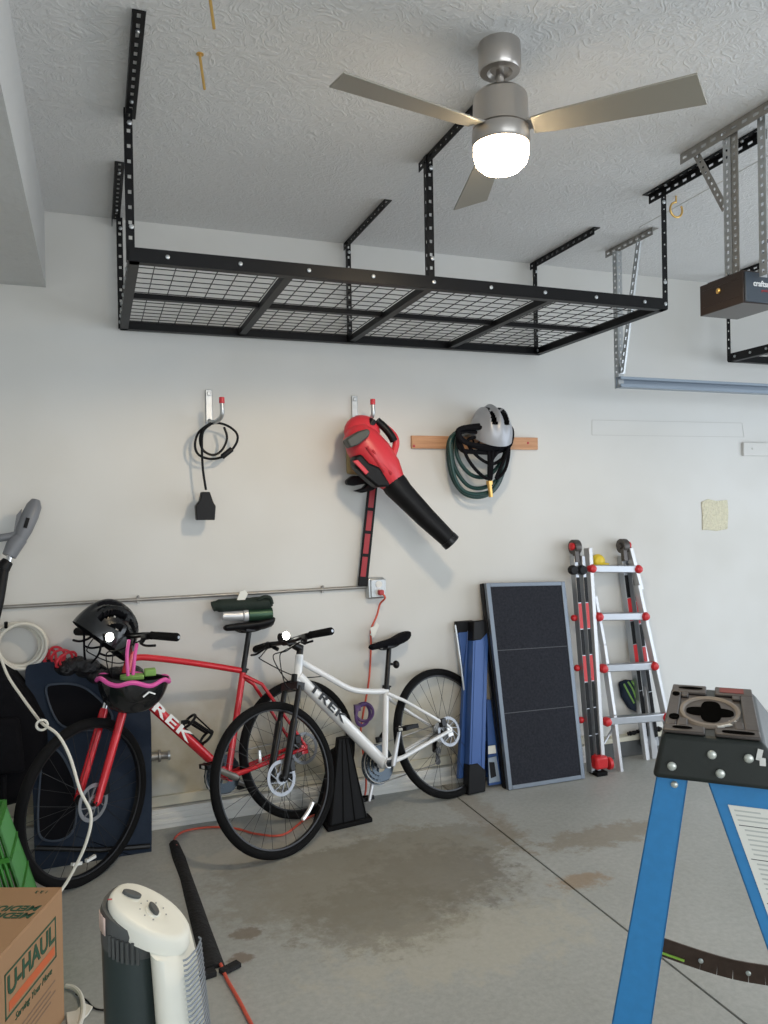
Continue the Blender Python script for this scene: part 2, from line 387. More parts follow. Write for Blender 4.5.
# plaster patch
pp = MB(); P = [at(u, v) for u, v in ((701,502),(708,499),(716,501),(727,500),(728,512),(727,529),(716,531),(709,530),(702,530),(702,514))]
pp.slab(P, (0,-.006,0)); tag(pp.build('plaster_patch', M_patch, bevel=.003), 'rough square of cream plaster filling a hole in the right side of the wall', 'plaster patch')
wb = MB(); wb.box((4.35, -.009, 1.932), (.53, .018, .09)); wb.ball((4.16,-.018,1.935), .006)
tag(wb.build('wall_strip', M_wall, bevel=.003), 'white painted wooden strip on the wall at the right edge', 'board')
lt = MB(); lt.tube(spline([at(768,712,-.05), at(755,713,-.05), at(748,722,-.05)], 6), .012)
# horizontal conduit pipe on right
rp = MB(); rp.tube([(3.6,-.025,.135),(5.4,-.025,.135)], .018, 10)

# ------------------------------------------------------------------ overhead rack
RX = [.128, .72, 1.312, 1.905, 2.497]; RY0 = -1.142; RY1 = -.035; RZ = 2.50
rack = thing('overhead_storage_rack', 'long black steel ceiling rack with wire mesh deck hanging above the bicycles', 'storage rack', (1.3,-.58,RZ-.04))
def rail(name, p0, p1, h, inward, parent=rack, m=M_black, lip=.035):
    mb = MB(); p0, p1 = V(p0), V(p1); d = (p1-p0).normalized()
    mb.beam(p0, p1, .003, h, (0,0,1)); mb.beam(p0+V(inward)*lip/2+V((0,0,-h/2)), p1+V(inward)*lip/2+V((0,0,-h/2)), lip, .003, (0,0,1))
    n = 9
    for i in range(n):
        p = p0.lerp(p1, (i+.5)/n) - V(inward)*.003; X = V((0,0,1)); Z = V(inward)
        mb.lathe([(.008,-.003),(.008,.004),(.004,.006)], 8, frame_(d, Z.cross(d), -Z, p), m=1)
    return mb.build(name, [m, M_galv], parent, bevel=0)
rail('front_rail', (RX[0],RY0,RZ), (RX[4],RY0,RZ), .05, (0,1,0))
rail('rear_rail', (RX[0],RY1,RZ), (RX[4],RY1,RZ), .05, (0,-1,0))
rail('side_rail', (RX[0],RY0,RZ), (RX[0],RY1,RZ), .05, (1,0,0))
rail('side_rail', (RX[4],RY0,RZ), (RX[4],RY1,RZ), .05, (-1,0,0))
for x in RX[1:4]:
    mb = MB(); mb.box((x, (RY0+RY1)/2, RZ-.005), (.036, RY1-RY0-.006, .03)); mb.build('crossbeam', M_black, rack, smooth=0, bevel=.002)
mb = MB(); mb.box(((RX[0]+RX[4])/2, -.56, RZ+.006), (RX[4]-RX[0]-.006, .03, .022)); mb.build('centre_beam', M_black, rack, smooth=0)
for i in range(4):
    for (ya, yb) in ((RY0+.004, -.577), (-.543, RY1-.004)):
        mb = MB(); x0, x1 = RX[i]+.02, RX[i+1]-.02; nx = 7; ny = 8
        for k in range(nx+1): x = x0+(x1-x0)*k/nx; mb.beam((x,ya,RZ+.015), (x,yb,RZ+.015), .0032, .0032)
        for k in range(ny+1): y = ya+(yb-ya)*k/ny; mb.beam((x0,y,RZ+.0195), (x1,y,RZ+.0195), .0032, .0032)
        mb.build('wire_deck', M_wire, rack, smooth=0)
def post(x, y, sx, sy, z0=RZ-.02, parent=rack):
    mb = MB(); perf_angle(mb, (x,y,z0), (x,y,H-.005), .028, (sx,0,0), (0,sy,0), pitch=.052, hole=(.014,.012)); 
    for z in (z0+.02, z0+.12, H-.06): mb.lathe([(.009,0),(.009,.006),(.004,.008)], 8, frame_(V((1,0,0)),V((0,0,1)),V((0,-1,0)),V((x+sx*.018,y-.003,z))), m=1)
    return mb.build('post', [M_black, M_galv], parent, smooth=0)
def cbracket(x, y0, y1, parent=rack, sx=1, m=M_black, name='ceiling_bracket', w=.038):
    mb = MB(); perf_angle(mb, (x,y0,H-.003), (x,y1,H-.003), w, (sx,0,0), (0,0,-1), pitch=.05, hole=(.026,.011)); 
    for t in (.15,.8): mb.ball((x+sx*w/2, y0+(y1-y0)*t, H-.007), .007, m=1)
    return mb.build(name, [m, M_galv], parent, smooth=0)
post(.12, -1.13, 1, 1); post(.12, -.04, 1, -1); post(1.295, -1.13, 1, 1); post(1.295, -.04, 1, -1); post(2.462, -.04, 1, -1); post(2.503, -1.137, -1, 1)
cbracket(.125, -1.70, -1.05); cbracket(.10, -.665, -.005); cbracket(1.30, -1.64, -1.04); cbracket(1.295, -.64, -.005); cbracket(2.465, -.64, -.005); cbracket(2.47, -1.74, -1.06, sx=-1)

# second rack at right edge
rk2 = thing('overhead_storage_rack', 'second black ceiling rack cut off by the right edge behind the garage door opener', 'storage rack', (4.6,-.75,2.45))
X0 = 3.81
rail('rear_rail', (X0,-.17,RZ), (X0+2.0-.35,-.17,RZ), .05, (0,-1,0), rk2); rail('front_rail', (X0,-1.27,RZ), (5.45,-1.27,RZ), .05, (0,1,0), rk2)
rail('side_rail', (X0,-1.27,RZ), (X0,-.17,RZ), .05, (1,0,0), rk2)
rail('side_rail', (5.45,-1.27,RZ), (5.45,-.17,RZ), .05, (-1,0,0), rk2)
for i in range(2):
    mb = MB(); x0 = X0+.02+i*.82; x1 = x0+.8
    for k in range(10): x = x0+(x1-x0)*k/9; mb.beam((x,-1.26,RZ+.015), (x,-.18,RZ+.015), .0032, .0032)
    for k in range(17): y = -1.26+1.08*k/16; mb.beam((x0,y,RZ+.0195), (x1,y,RZ+.0195), .0032, .0032)
    mb.build('wire_deck', M_wire, rk2, smooth=0)
post(X0-.004, -.17, 1, -1, parent=rk2); post(X0-.004, -1.27, 1, 1, parent=rk2); post(5.454, -.17, -1, -1, parent=rk2); post(5.454, -1.27, -1, 1, parent=rk2)
for xx, sx in ((X0-.004,1),(5.454,-1)): cbracket(xx, -.75, -.165, rk2, sx); cbracket(xx, -1.9, -1.26, rk2, sx)

# ------------------------------------------------------------------ ceiling fan
FX, FY = 1.216, -1.884
fan = thing('ceiling_fan', 'brushed nickel three-blade ceiling fan with lit frosted lamp', 'ceiling fan', (FX,FY,H))
T = Mx.Translation((FX,FY,0))
DZ = -.032
MB().lathe([(.066,H),(.067,H-.012),(.067,H-.078),(.062,H-.086),(.04,H-.088),(.03,H-.080),(.014,H-.08)], 40, T).build('canopy', M_nickel, fan, smooth=35)
MB().lathe([(.0125,H-.07),(.0125,2.905+DZ)], 16, T).lathe([(.02,2.925+DZ),(.02,2.905+DZ)], 16, T).build('downrod', M_nickel, fan)
MB().lathe([(.02,2.912),(.072,2.908),(.083,2.897),(.086,2.88),(.088,2.80),(.0885,2.797),(.083,2.795),(.083,2.793),(.0895,2.791),(.091,2.758),(.088,2.752),(.088,2.742),(.04,2.742)], 48, T @ Mx.Translation((0,0,DZ))).build('motor_housing', M_nickel, fan, smooth=30)
MB().lathe([(.078,2.744),(.086,2.74),(.087,2.715),(.080,2.690),(.062,2.672),(.03,2.664),(.002,2.662)], 40, T @ Mx.Translation((0,0,DZ))).build('lamp_glass', M_glass, fan)
for a in (191.5, -43.5, 72.5):
    mb = MB(); A = math.radians(a); d = V((math.cos(A), math.sin(A), 0)); s_ = V((-d.y, d.x, 0)); pit = math.radians(13)
    s2 = s_*math.cos(pit) - V((0,0,math.sin(pit))); nn = d.cross(s2)
    o = V((FX,FY,2.758))
    pts = [o+d*.10-s2*.035, o+d*.16-s2*.045, o+d*.575-s2*.066, o+d*.60+s2*.066, o+d*.16+s2*.045, o+d*.10+s2*.035]
    mb.slab([p-nn*.003 for p in pts], nn*.006); bl = mb.build('blade', M_blade, fan, bevel=.0015)
    mb = MB(); mb.slab([o+d*.07-s2*.025+nn*.004, o+d*.17-s2*.02+nn*.004, o+d*.17+s2*.02+nn*.004, o+d*.07+s2*.025+nn*.004], nn*.006); mb.build('blade_iron', M_nickel, fan, bevel=.001)

# ------------------------------------------------------------------ ceiling hooks
def hook(name, p, label, kind):
    mb = MB(); p = V(p)
    if kind == 'l': 
        q = p+V((.012,.0,-.11)); mb.tube([p+V((0,0,.0)), p+V((0,0,-.012)), q], .0045, 8); mb.lathe([(.012,-.002),(.012,0)], 12, Mx.Translation(p))
    else:
        mb.tube([p, p+V((0,0,-.03))], .004, 8); mb.ring(p+V((0,0,-.065)), .035, .005, Mx.Rotation(PI/2, 4, 'X')@Mx.Rotation(0,4,'Z'), 24, 8, a0=PI*.5, a1=PI*2.2)
    tag(mb.build(name, M_brass), label, 'hook')
hook('ceiling_hook', atz(200,54,H), 'brass rod hook hanging from the ceiling left of the fan', 'l')
hook('ceiling_hook', atz(209,-12,H), 'brass hook at the very top edge of the photo', 'l')
hook('ceiling_hook', atz(676,196,H), 'round brass cup hook in the ceiling by the rack post', 'r')

# ------------------------------------------------------------------ garage door track and hanger
gt = thing('garage_door_track', 'galvanised horizontal garage door track hung from the ceiling by punched angles', 'door track', (2.73,-.46,2.2))
mb = MB(); x0 = 2.735; zt = 2.255
mb.box(((x0+5.55)/2, -.445, zt), (5.55-x0, .003, .06)); mb.box(((x0+5.55)/2, -.465, zt+.029), (5.55-x0, .042, .003)); mb.box(((x0+5.55)/2, -.47, zt-.029), (5.55-x0, .05, .003)); mb.box(((x0+5.55)/2, -.487, zt-.02), (5.55-x0, .003, .02)); mb.box(((x0+5.55)/2,-.487,zt+.022),(5.55-x0,.003,.014))
mb.build('track', M_steelblue, gt, smooth=0)
mb = MB(); perf_angle(mb, (x0+.01,-.455,zt-.03), (x0+.01,-.455,H-.04), .034, (1,0,0), (0,1,0), pitch=.035, hole=(.012,.012)); mb.build('hanger_strap', M_galv, gt, smooth=0)
mb = MB(); perf_angle(mb, (x0+.015,-.46,zt+.05), (x0+.03,-.60,H-.03), .034, (1,0,0), (0,-1,0), pitch=.04, hole=(.018,.012)); mb.build('hanger_strap', M_galv, gt, smooth=0)
cbracket(x0+.03, -.73, -.33, gt, m=M_galv2)

# ------------------------------------------------------------------ garage door opener
op = thing('garage_door_opener', 'dark brown garage door opener hung on galvanised punched angles', 'garage door opener', (2.4,-1.7,2.3))
mb = MB(); ox0, ox1, oy0, oy1, oz0, oz1 = 2.285, 2.475, -1.795, -1.575, 2.325, 2.445
mb.box(((ox0+ox1)/2,(oy0+oy1)/2,(oz0+oz1)/2), (ox1-ox0, oy1-oy0, oz1-oz0)); mb.box(((ox0+ox1)/2,(oy0+oy1)/2,oz1+.004), (ox1-ox0-.04, oy1-oy0-.04, .012))
mb.box((ox0+.002,(oy0+oy1)/2,oz0+.03), (.006, oy1-oy0-.03, .003)); mb.box((ox0+.002,(oy0+oy1)/2,oz0+.095), (.006, oy1-oy0-.03, .003))
hs = mb.build('housing', M_opener, op, bevel=.006)
mb = MB(); mb.box(((ox0+ox1)/2+.004, oy0-.003, (oz0+oz1)/2), (ox1-ox0-.004, .008, oz1-oz0-.008)); fp = mb.build('front_panel', M_opener_f, op, bevel=.003)
text('lettering', 'craftsman', .030, frame_(V((1,0,0)),V((0,0,1)),V((0,-1,0)),V((2.385,oy0-.0085,2.398))), M_white, fp, bold=.0008)
text('lettering', 'professional', .014, frame_(V((1,0,0)),V((0,0,1)),V((0,-1,0)),V((2.40,oy0-.0085,2.374))), M_redprint, fp)
mb = MB(); mb.lathe([(.011,0),(.011,.004),(.006,.008)], 14, frame_(V((0,1,0)),V((0,0,1)),V((-1,0,0)),V((ox0-.001,-1.675,2.40)))); mb.build('button', M_brass, op)
mb = MB(); mb.box((3.95,-1.70,oz1+.035), (2.95,.035,.035)); mb.build('drive_rail', M_galv2, op, smooth=0)
cbracket(2.305, -2.45, -1.455, op, m=M_galv2, w=.042)
mb = MB(); perf_angle(mb, (2.315,-1.715,oz1), (2.315,-1.715,H-.02), .036, (1,0,0), (0,-1,0), pitch=.028, hole=(.012,.011)); mb.build('hanger_strap', M_galv2, op, smooth=0)
mb = MB(); perf(mb, (2.31,-1.70,oz1), (2.31,-1.70,H-.02), .036, (1,0,0), (0,1,0), pitch=.028, hole=(.012,.011)); mb.build('hanger_strap', M_galv, op, smooth=0)
mb = MB(); perf(mb, (2.318,-1.53,H-.03), (2.318,-1.68,2.72), .032, (1,0,0), (0,1,-.3), pitch=.03, hole=(.012,.010)); mb.build('brace_strap', M_galv2, op, smooth=0)
mb = MB(); perf_angle(mb, (2.33,-1.83,oz1-.03), (2.33,-1.83,H-.02), .036, (1,0,0), (0,-1,0), pitch=.035, hole=(.012,.011)); mb.build('hanger_strap', M_galv, op, smooth=0)
mb = MB(); mb.tube(spline([(2.50,-1.72,oz1),(2.47,-1.74,2.48),(2.42,-1.76,2.53),(2.42,-1.78,2.57),(2.5,-1.80,2.60),(2.6,-1.8,2.59)], 8), .006, 8); mb.build('power_cable', M_plastic, op)

# ------------------------------------------------------------------ wall hooks
def wall_hook(u, vt, vb, label):
    t = at(u, vt); b_ = at(u, vb); o = thing('wall_hook', label, 'hook', (t.x, 0, b_.z), group='red tipped wall hooks')
    MB().box((t.x,-.006,(t.z+b_.z)/2), (.034,.012,t.z-b_.z)).box((t.x,-.014,t.z-.02),(.02,.006,.02)).build('back_plate', M_galv, o, bevel=.003)
    x = t.x; z = b_.z+.015
    pts = spline([(x,-.01,z),(x+.005,-.06,z-.012),(x+.02,-.15,z-.015),(x+.035,-.20,z+.01),(x+.035,-.205,z+.07)], 6)
    MB().tube(pts, .011, 10).build('hook_arm', M_galv, o)
    MB().tube([(x+.035,-.205,z+.065),(x+.035,-.205,z+.095)], .014, 10).build('tip_cap', M_redplastic, o, bevel=.002)
    return V((x, -.1, z))
h1 = wall_hook(208.5, 390, 424, 'galvanised wall hook with red tip holding the black cable')
h2 = wall_hook(354, 396, 424, 'galvanised wall hook with red tip holding the leaf blower')
# charging cable hung on first hook
cc = thing('extension_cable', 'coiled black cable with square plug block hanging on the left wall hook', 'cable', at(205,520,-.1))
Y = -.10
def ap(pts, Y): return [at(u, v, Y) for u, v in pts]
mb = MB()
mb.tube(spline(ap([(211,423),(199,432),(195,445),(199,455),(212,459),(226,455),(236,444),(237,434),(228,426),(216,423),(205,427),(200,438),(203,450),(213,455),(222,450),(227,438),(224,427)], Y), 5), .0062, 8)
mb.tube(spline(ap([(211,424),(203,432),(202,450),(203,470),(206,490)], Y-.012), 6), .0062, 8)
mb.build('cord', M_plastic, cc)
c_ = [at(*p, Y-.012) for p in ((201,492),(209,492),(213,503),(215,506),(214,520),(196,520),(195,506),(199,501))]
MB().slab([p+V((0,.03,0)) for p in c_], (0,-.06,0)).build('plug_block', M_plastic, cc, bevel=.004)
MB().tube([at(222,457,Y), at(232,449,Y)], .014, 10).build('connector', M_plastic, cc, bevel=.002)
# leaf blower
lb = thing('leaf_blower', 'red and black cordless leaf blower hanging on the second wall hook', 'leaf blower', at(380,470,-.2))
Y = -.20
def T3(pts, rs, mb=None, n=20, sq=1, m=0):
    mb = mb or MB(); mb.tube([at(u, v, y) for u, v, y in pts], rs, n, m=m, sq=sq); return mb
mb = T3([(351,427,Y),(354,431,Y),(362,442,Y),(373,456,Y-.01),(385,471,Y-.02),(394,483,Y-.03)], [.03,.072,.098,.106,.094,.066])
mb.ball(at(362,432,Y+.02), (.10,.07,.09))
mb.build('housing', M_redplastic, lb, smooth=60)
mb = MB(); 
for a_, b_ in (((372,450),(391,474)),((367,447),(384,472))): mb.tube([at(*a_,Y-.105), at(*b_,Y-.10)], [.008,.012], 8)
mb.build('housing_rib', mat('dark_red_plastic', (.42,.02,.03), .4), lb)
mb = MB(); mb.tube(spline([at(379,424,Y+.02), at(386,428,Y), at(394,436,Y-.01), at(396,444,Y-.01), at(393,455,Y-.02), at(390,466,Y-.02)], 5), .019, 12); mb.build('handle', M_redplastic, lb)
mb = MB(); mb.tube(spline([at(377,421,Y-.01), at(383,426,Y-.01), at(390,434,Y-.02), at(394,441,Y-.02)], 5), .021, 12); mb.tube([at(366,432,Y-.02), at(373,420,Y-.02)],.022,10); mb.build('grip', M_plastic, lb)
mb = MB(); mb.slab([at(u, v, Y-.055) for u, v in ((342,441),(347,437),(356,432),(363,430),(366,433),(364,438),(354,446),(346,449))], (0,-.075,0)); mb.build('battery_latch', mat('charcoal_plastic', (.05,.055,.05), .5), lb, bevel=.008)
mb = MB(); mb.slab([at(u, v, Y-.04) for u, v in ((349,458),(356,455),(364,464),(374,468),(384,484),(384,487),(372,488),(360,478),(350,468))], (0,-.09,0)); mb.build('motor_guard', M_plastic, lb, bevel=.012)
mb = MB(); mb.slab([at(u, v, Y-.12) for u, v in ((352,461),(357,460),(368,472),(365,475))], (0,-.016,0)); mb.build('guard_inset', M_redplastic, lb, bevel=.003)
mb = T3([(391,479,Y-.03),(396,486,Y-.035),(402,493,Y-.04),(425,517,Y-.07),(449,540,Y-.10)], [.066,.070,.064,.056,.047], n=28); mb.build('nozzle', M_plastic, lb, smooth=60)
mb = T3([(448,539,Y-.099),(452,543,Y-.104)], [.050,.050], n=28); mb.build('nozzle_ring', M_satin, lb)
# hedge trimmer behind the blower
ht = thing('hedge_trimmer', 'hedge trimmer with red and black blade cover hanging down behind the blower', 'hedge trimmer', at(362,588,-.05))
mb = MB(); mb.beam(at(373,482,-.06), at(362.5,586,-.04), .055, .016, (0,1,0)); mb.build('blade_cover', M_plastic, ht, bevel=.004)
mb = MB()
for i in range(4):
    a_, b_ = i/4+.02, (i+1)/4-.015; A_, B_ = at(373,486,-.069), at(362.8,578,-.049); mb.beam(A_.lerp(B_,a_), A_.lerp(B_,b_), .030, .004, (0,1,0))
mb.build('red_strip', mat('dark_red_cover', (.36,.02,.03), .45), ht)
mb = MB(); mb.slab([at(u, v, -.05) for u, v in ((344,481),(350,476),(362,476),(370,480),(364,484),(352,486),(345,485))], (0,-.05,0)); mb.slab([at(u, v, -.05) for u, v in ((352,491),(361,488),(366,482),(374,484),(372,490),(360,493))], (0,-.05,0)); mb.build('hand_guard', M_plastic, ht, bevel=.008)
mb = MB(); mb.slab([at(u, v, -.004) for u, v in ((345,430),(372,430),(380,478),(346,474))], (0,-.055,0)); mb.build('body', M_olive, ht, bevel=.01)
# board with helmet and hose
bd = MB(); p, q = at(410.5,435), at(536,450); bd.box(((p.x+q.x)/2,-.011,1.948), (q.x-p.x,.022,.072))
for u, v in ((414,446),(528,443),(452,441)): bd.ball(at(u,v,-.022), (.008,.003,.008), m=1)
tag(bd.build('wall_board', [M_wood, M_redprint], bevel=.002), 'pine board screwed to the wall holding a helmet and hose', 'board')
for u, lb_ in ((466, 'left'), (497, 'right')):
    a_ = at(u, 436, -.02); pg = MB(); pg.tube([a_, a_+V((0,-.14,.012)), a_+V((0,-.15,.05))], .007, 8)
    tag(pg.build('coat_peg', M_galv2), 'metal peg on the pine board under the grey helmet, the '+lb_+' one', 'peg', 'metal pegs on the pine board')
hs = thing('garden_hose', 'coiled dark green garden hose with brass nozzle hanging from pine board', 'garden hose', at(480,498,-.08))
mb = MB(); loops = [((451,437),(450,470),(462,492),(480,497),(496,488),(505,465),(504,440),(480,428)), ((455,435),(453,462),(466,484),(482,488),(498,478),(507,452),(500,432),(478,427)), ((459,433),(457,455),(470,474),(488,476),(503,458),(504,438),(490,428),(472,427)), ((453,436),(451,460),(458,485),(472,494),(492,490),(502,470),(506,445),(484,430))]
for i, L in enumerate(loops): mb.tube(spline(ap(L, -.055-.03*i), 6, True), .0115, 10, True)
mb.build('hose', M_hose, hs)
MB().tube([at(489,481,-.17), at(491,497,-.17)], [.014,.012], 12).lathe([(.019,-.01),(.019,.012)], 12, Mx.Translation(at(489.5,483,-.17))).build('brass_nozzle', M_brass, hs)
bc = MB()
for i, L in enumerate([((464,431),(458,440),(462,450),(476,452),(496,452),(509,446),(510,436),(500,428)), ((461,432),(466,455),(478,472),(489,478),(492,460),(503,440)), ((505,432),(509,450),(505,470),(496,478),(506,455),(508,438)), ((463,428),(459,437),(470,444),(492,446),(508,440),(506,430)), ((468,440),(476,455),(492,464),(505,455),(509,440),(490,436)), ((489,447),(489,462),(489,478),(491,478),(492,462),(492,447)),((462,428),(463,440),(482,448),(505,446),(512,436),(505,425))]):
    bc.tube(spline(ap(L, -.17-.012*(i%4)), 6, True), .013 if i in (0,3,6) else .0095, 8, True)
tag(bc.build('bungee_cord', M_blackfab), 'tangle of black straps and cords hung over the green hose', 'cords')

# helmet maker -------------------------------------------------------
def helmet(name, label, M, L, W, Ht, mshell, mliner, mstrap, rim=None, straps=True, vents=True, pre=None, wide=False):
    if pre is not None: M = Mx.Translation(M.translation) @ pre @ Mx.Translation(-M.translation) @ M
    o = thing(name, label, 'helmet', M=M)
    Nu, Nv = 96, 40; outer = []; mb = MB(); keep = {}
    def P(u, v, k=1.0):   # u around, v 0 rim .. 1 crown
        a = 2*PI*u/Nu; e = v/Nv*PI/2; ce = math.cos(e)**.8
        x = L/2*k*ce*math.cos(a); y = W/2*k*ce*math.sin(a)*(1-.12*math.cos(a)); z = Ht*k*math.sin(e)**.95
        z += -.10*Ht*(1-v/Nv)*math.cos(a)**2 * (1 if math.cos(a) < 0 else -.5)
        rid = .012*math.cos(y/W*26)*math.sin(e) if abs(v) > 1 else 0
        return V((x, y, z+rid*L/.28))
    vs = [P(u, v) for v in range(Nv) for u in range(Nu)] + [P(u, v, .82) for v in range(Nv) for u in range(Nu)] + [P(0, Nv), P(0, Nv, .82)]
    o2 = Nv*Nu
    def hole(u, v):
        a = 2*PI*(u+.5)/Nu; e = (v+.5)/Nv*PI/2; x = math.cos(e)**.8*math.cos(a); y = math.cos(e)**.8*math.sin(a)
        if v < 9 or v > Nv-4 or not vents: return False
        s = abs(y)/.25; lane = s % 1.0
        if wide: return (.16 < abs(y) < .42 and (-.75 < x < -.15 or .0 < x < .6))
        return lane > .42 and lane < .93 and (-.88 < x < -.12 or .0 < x < .78)
    fs = []; ms = []
    for v in range(Nv-1):
        for u in range(Nu):
            w = (u+1) % Nu; h_ = hole(u, v)
            if not h_:
                mb.m.append(0); mb.f.append([v*Nu+u, v*Nu+w, (v+1)*Nu+w, (v+1)*Nu+u]); mb.m.append(1); mb.f.append([o2+v*Nu+u, o2+(v+1)*Nu+u, o2+(v+1)*Nu+w, o2+v*Nu+w])
                for (du, dv, a_, b_) in ((1,0,v*Nu+w,(v+1)*Nu+w),(-1,0,(v+1)*Nu+u,v*Nu+u),(0,1,(v+1)*Nu+w,(v+1)*Nu+u),(0,-1,v*Nu+u,v*Nu+w)):
                    if v+dv >= 0 and hole((u+du) % Nu, v+dv): mb.f.append([a_, b_, o2+b_, o2+a_]); mb.m.append(1)
            if v == 0: mb.f.append([u, o2+u, o2+w, w]); mb.m.append(1)
    for u in range(Nu):
        w = (u+1) % Nu; mb.f.append([(Nv-1)*Nu+u, (Nv-1)*Nu+w, 2*o2]); mb.m.append(0); mb.f.append([o2+(Nv-1)*Nu+w, o2+(Nv-1)*Nu+u, 2*o2+1]); mb.m.append(1)
    mb.v = vs
    sh = mb.build('shell', [mshell, mliner], o, world=False, smooth=50)
    if rim:
        r_ = MB(); r_.tube([P(u, 2.0+1.4*math.sin(u*2*PI/Nu*6), 1.01) for u in range(Nu)], .010, 8, True); r_.build('rim_band', rim, o, world=False)
    if straps:
        s_ = MB()
        for sg in (-1, 1):
            s_.tube(spline([(.05,sg*W*.40,.01),(.01,sg*W*.34,-.05),(-.01,sg*W*.15,-.10)],5), .005, 6); s_.tube(spline([(-.08,sg*W*.38,0),(-.03,sg*W*.36,-.04),(.01,sg*W*.34,-.05)],5), .005, 6)
        s_.build('chin_strap', mstrap, o, world=False)
    return o
def rotm(loc, ax, ay, az): return Mx.Translation(V(loc)) @ Mx.Rotation(math.radians(az), 4, 'Z') @ Mx.Rotation(math.radians(ay), 4, 'Y') @ Mx.Rotation(math.radians(ax), 4, 'X')
helmet('bicycle_helmet', 'silver grey vented helmet hung on pine board over the green hose', rotm(at(489,436,-.12), 0, -22, 90), .30, .235, .165, M_silverhelm, M_helmblack, M_blackfab, straps=True, wide=True)

# ------------------------------------------------------------------ conduit & outlet
cd = MB(); za = 1.146; cd.tube([(-1.85,-.014,za),(1.40,-.014,za)], .009, 12)
for u in (138, 322): p = at(u, 600); cd.box((p.x,-.010,za), (.012,.02,.036)); cd.ball((p.x,-.022,za+.017), .006)
tag(cd.build('conduit_pipe', M_galv2), 'thin metal conduit pipe running along the wall to the outlet box', 'conduit')
ob = thing('outlet_box', 'square metal surface outlet box with red plug in it', 'outlet', (1.425,-.02,1.14))
cx, cz = at(374.5,587).x, at(374.5,587.5).z
MB().box((cx-.005,-.022,cz), (.10,.044,.115)).build('box', M_galv, ob, bevel=.008)
mb = MB(); mb.box((cx+.005,-.047,cz), (.088,.008,.10)); fpl = mb.build('cover_plate', M_galv, ob, bevel=.004)
mb = MB(); mb.lathe([(.019,0),(.019,.004)], 20, frame_(V((1,0,0)),V((0,0,1)),V((0,-1,0)),V((cx+.008,-.05,cz+.022)))); mb.lathe([(.019,0),(.019,.004)], 20, frame_(V((1,0,0)),V((0,0,1)),V((0,-1,0)),V((cx+.008,-.05,cz-.022)))); mb.build('socket', M_whitetrim, ob)
# orange cord from outlet down behind the white bike
ec = thing('extension_cord', 'orange red extension cord running from outlet down behind white bike to floor', 'extension cord', (1.4,-.03,0))
mb = MB(); pts = [(cx+.012,-.075,cz-.022),(cx+.03,-.085,cz-.05),(at(380,604,-.04)),(at(377,615,-.03)),(at(371,630,-.03)),(at(371,645,-.025)),(at(369,680,-.02)),(at(363,715,-.03)),(at(361,735,-.06)),(1.34,-.09,.12),(1.30,-.12,.012),(1.15,-.15,.008),(.98,-.21,.008),(.82,-.36,.008),(.70,-.30,.008),(.62,-.20,.008),(.50,-.13,.008),(.38,-.13,.008),(.325,-.20,.008),(.325,-.30,.012)]
mb.tube(spline(pts, 8), .0055, 8); mb.build('cord', M_cord, ec)
MB().box((cx+.012,-.068,cz-.022), (.03,.034,.028)).build('plug', M_redprint, ec, bevel=.006)
mb = MB(); mb.slab([at(u, v, -.045) for u, v in ((376,622),(379,625),(374,637),(370,635))], (0,-.004,0)); mb.slab([at(u, v, -.05) for u, v in ((370,628),(374,626),(376,634),(372,638))], (0,-.004,0)); mb.build('paper_tag', M_paper, ec, smooth=0)
ec2 = MB(); ec2.tube(spline([(.375,-1.33,.012),(.383,-1.42,.008),(.395,-1.50,.007),(.408,-1.60,.007),(.42,-1.75,.007),(.40,-1.95,.007)], 6), .0062, 8)
tag(ec2.build('extension_cord', M_cord), 'orange cord coming out of the near end of the black floor cover', 'extension cord')
# loop of cord on floor left of white front wheel
# cable cover on floor
cs = MB(); path = [(.318,-.235),(.325,-.40),(.335,-.62),(.340,-.85),(.344,-1.05),(.352,-1.33)]
ws = [.028,.036,.032,.038,.042,.048]
for i in range(len(path)-1):
    (xa, ya), (xb, yb) = path[i], path[i+1]; prof = [(-1,0),(-.6,.012),(0,.017),(.6,.012),(1,0)]
    vs = [(xa+ws[i]*k*.8, ya, z+.001) for k, z in prof] + [(xb+ws[i+1]*k*.8, yb, z+.001) for k, z in prof]
    cs.add(vs, [(k, k+1, 5+k+1, 5+k) for k in range(4)] + [(0,1,2,3,4)[::-1], (5,6,7,8,9), (0,5,9,4)])
cs.beam((.300,-1.370,.010), (.352,-1.362,.010), .035, .016); cs.beam((.37,-1.375,.010), (.435,-1.345,.010), .03, .014)
for i in range(0): a_ = random.random(); xx = .32+.03*a_; yy = -.25-1.1*a_; cs.box((xx+random.choice((-1,1))*.036, yy, .005), (.018, .035, .008), Mx.Rotation(random.random()*3,3,'Z'))
tag(cs.build('cable_cover', M_tape, smooth=60), 'tattered black rubber cable cover strip lying on the concrete floor', 'cable cover')

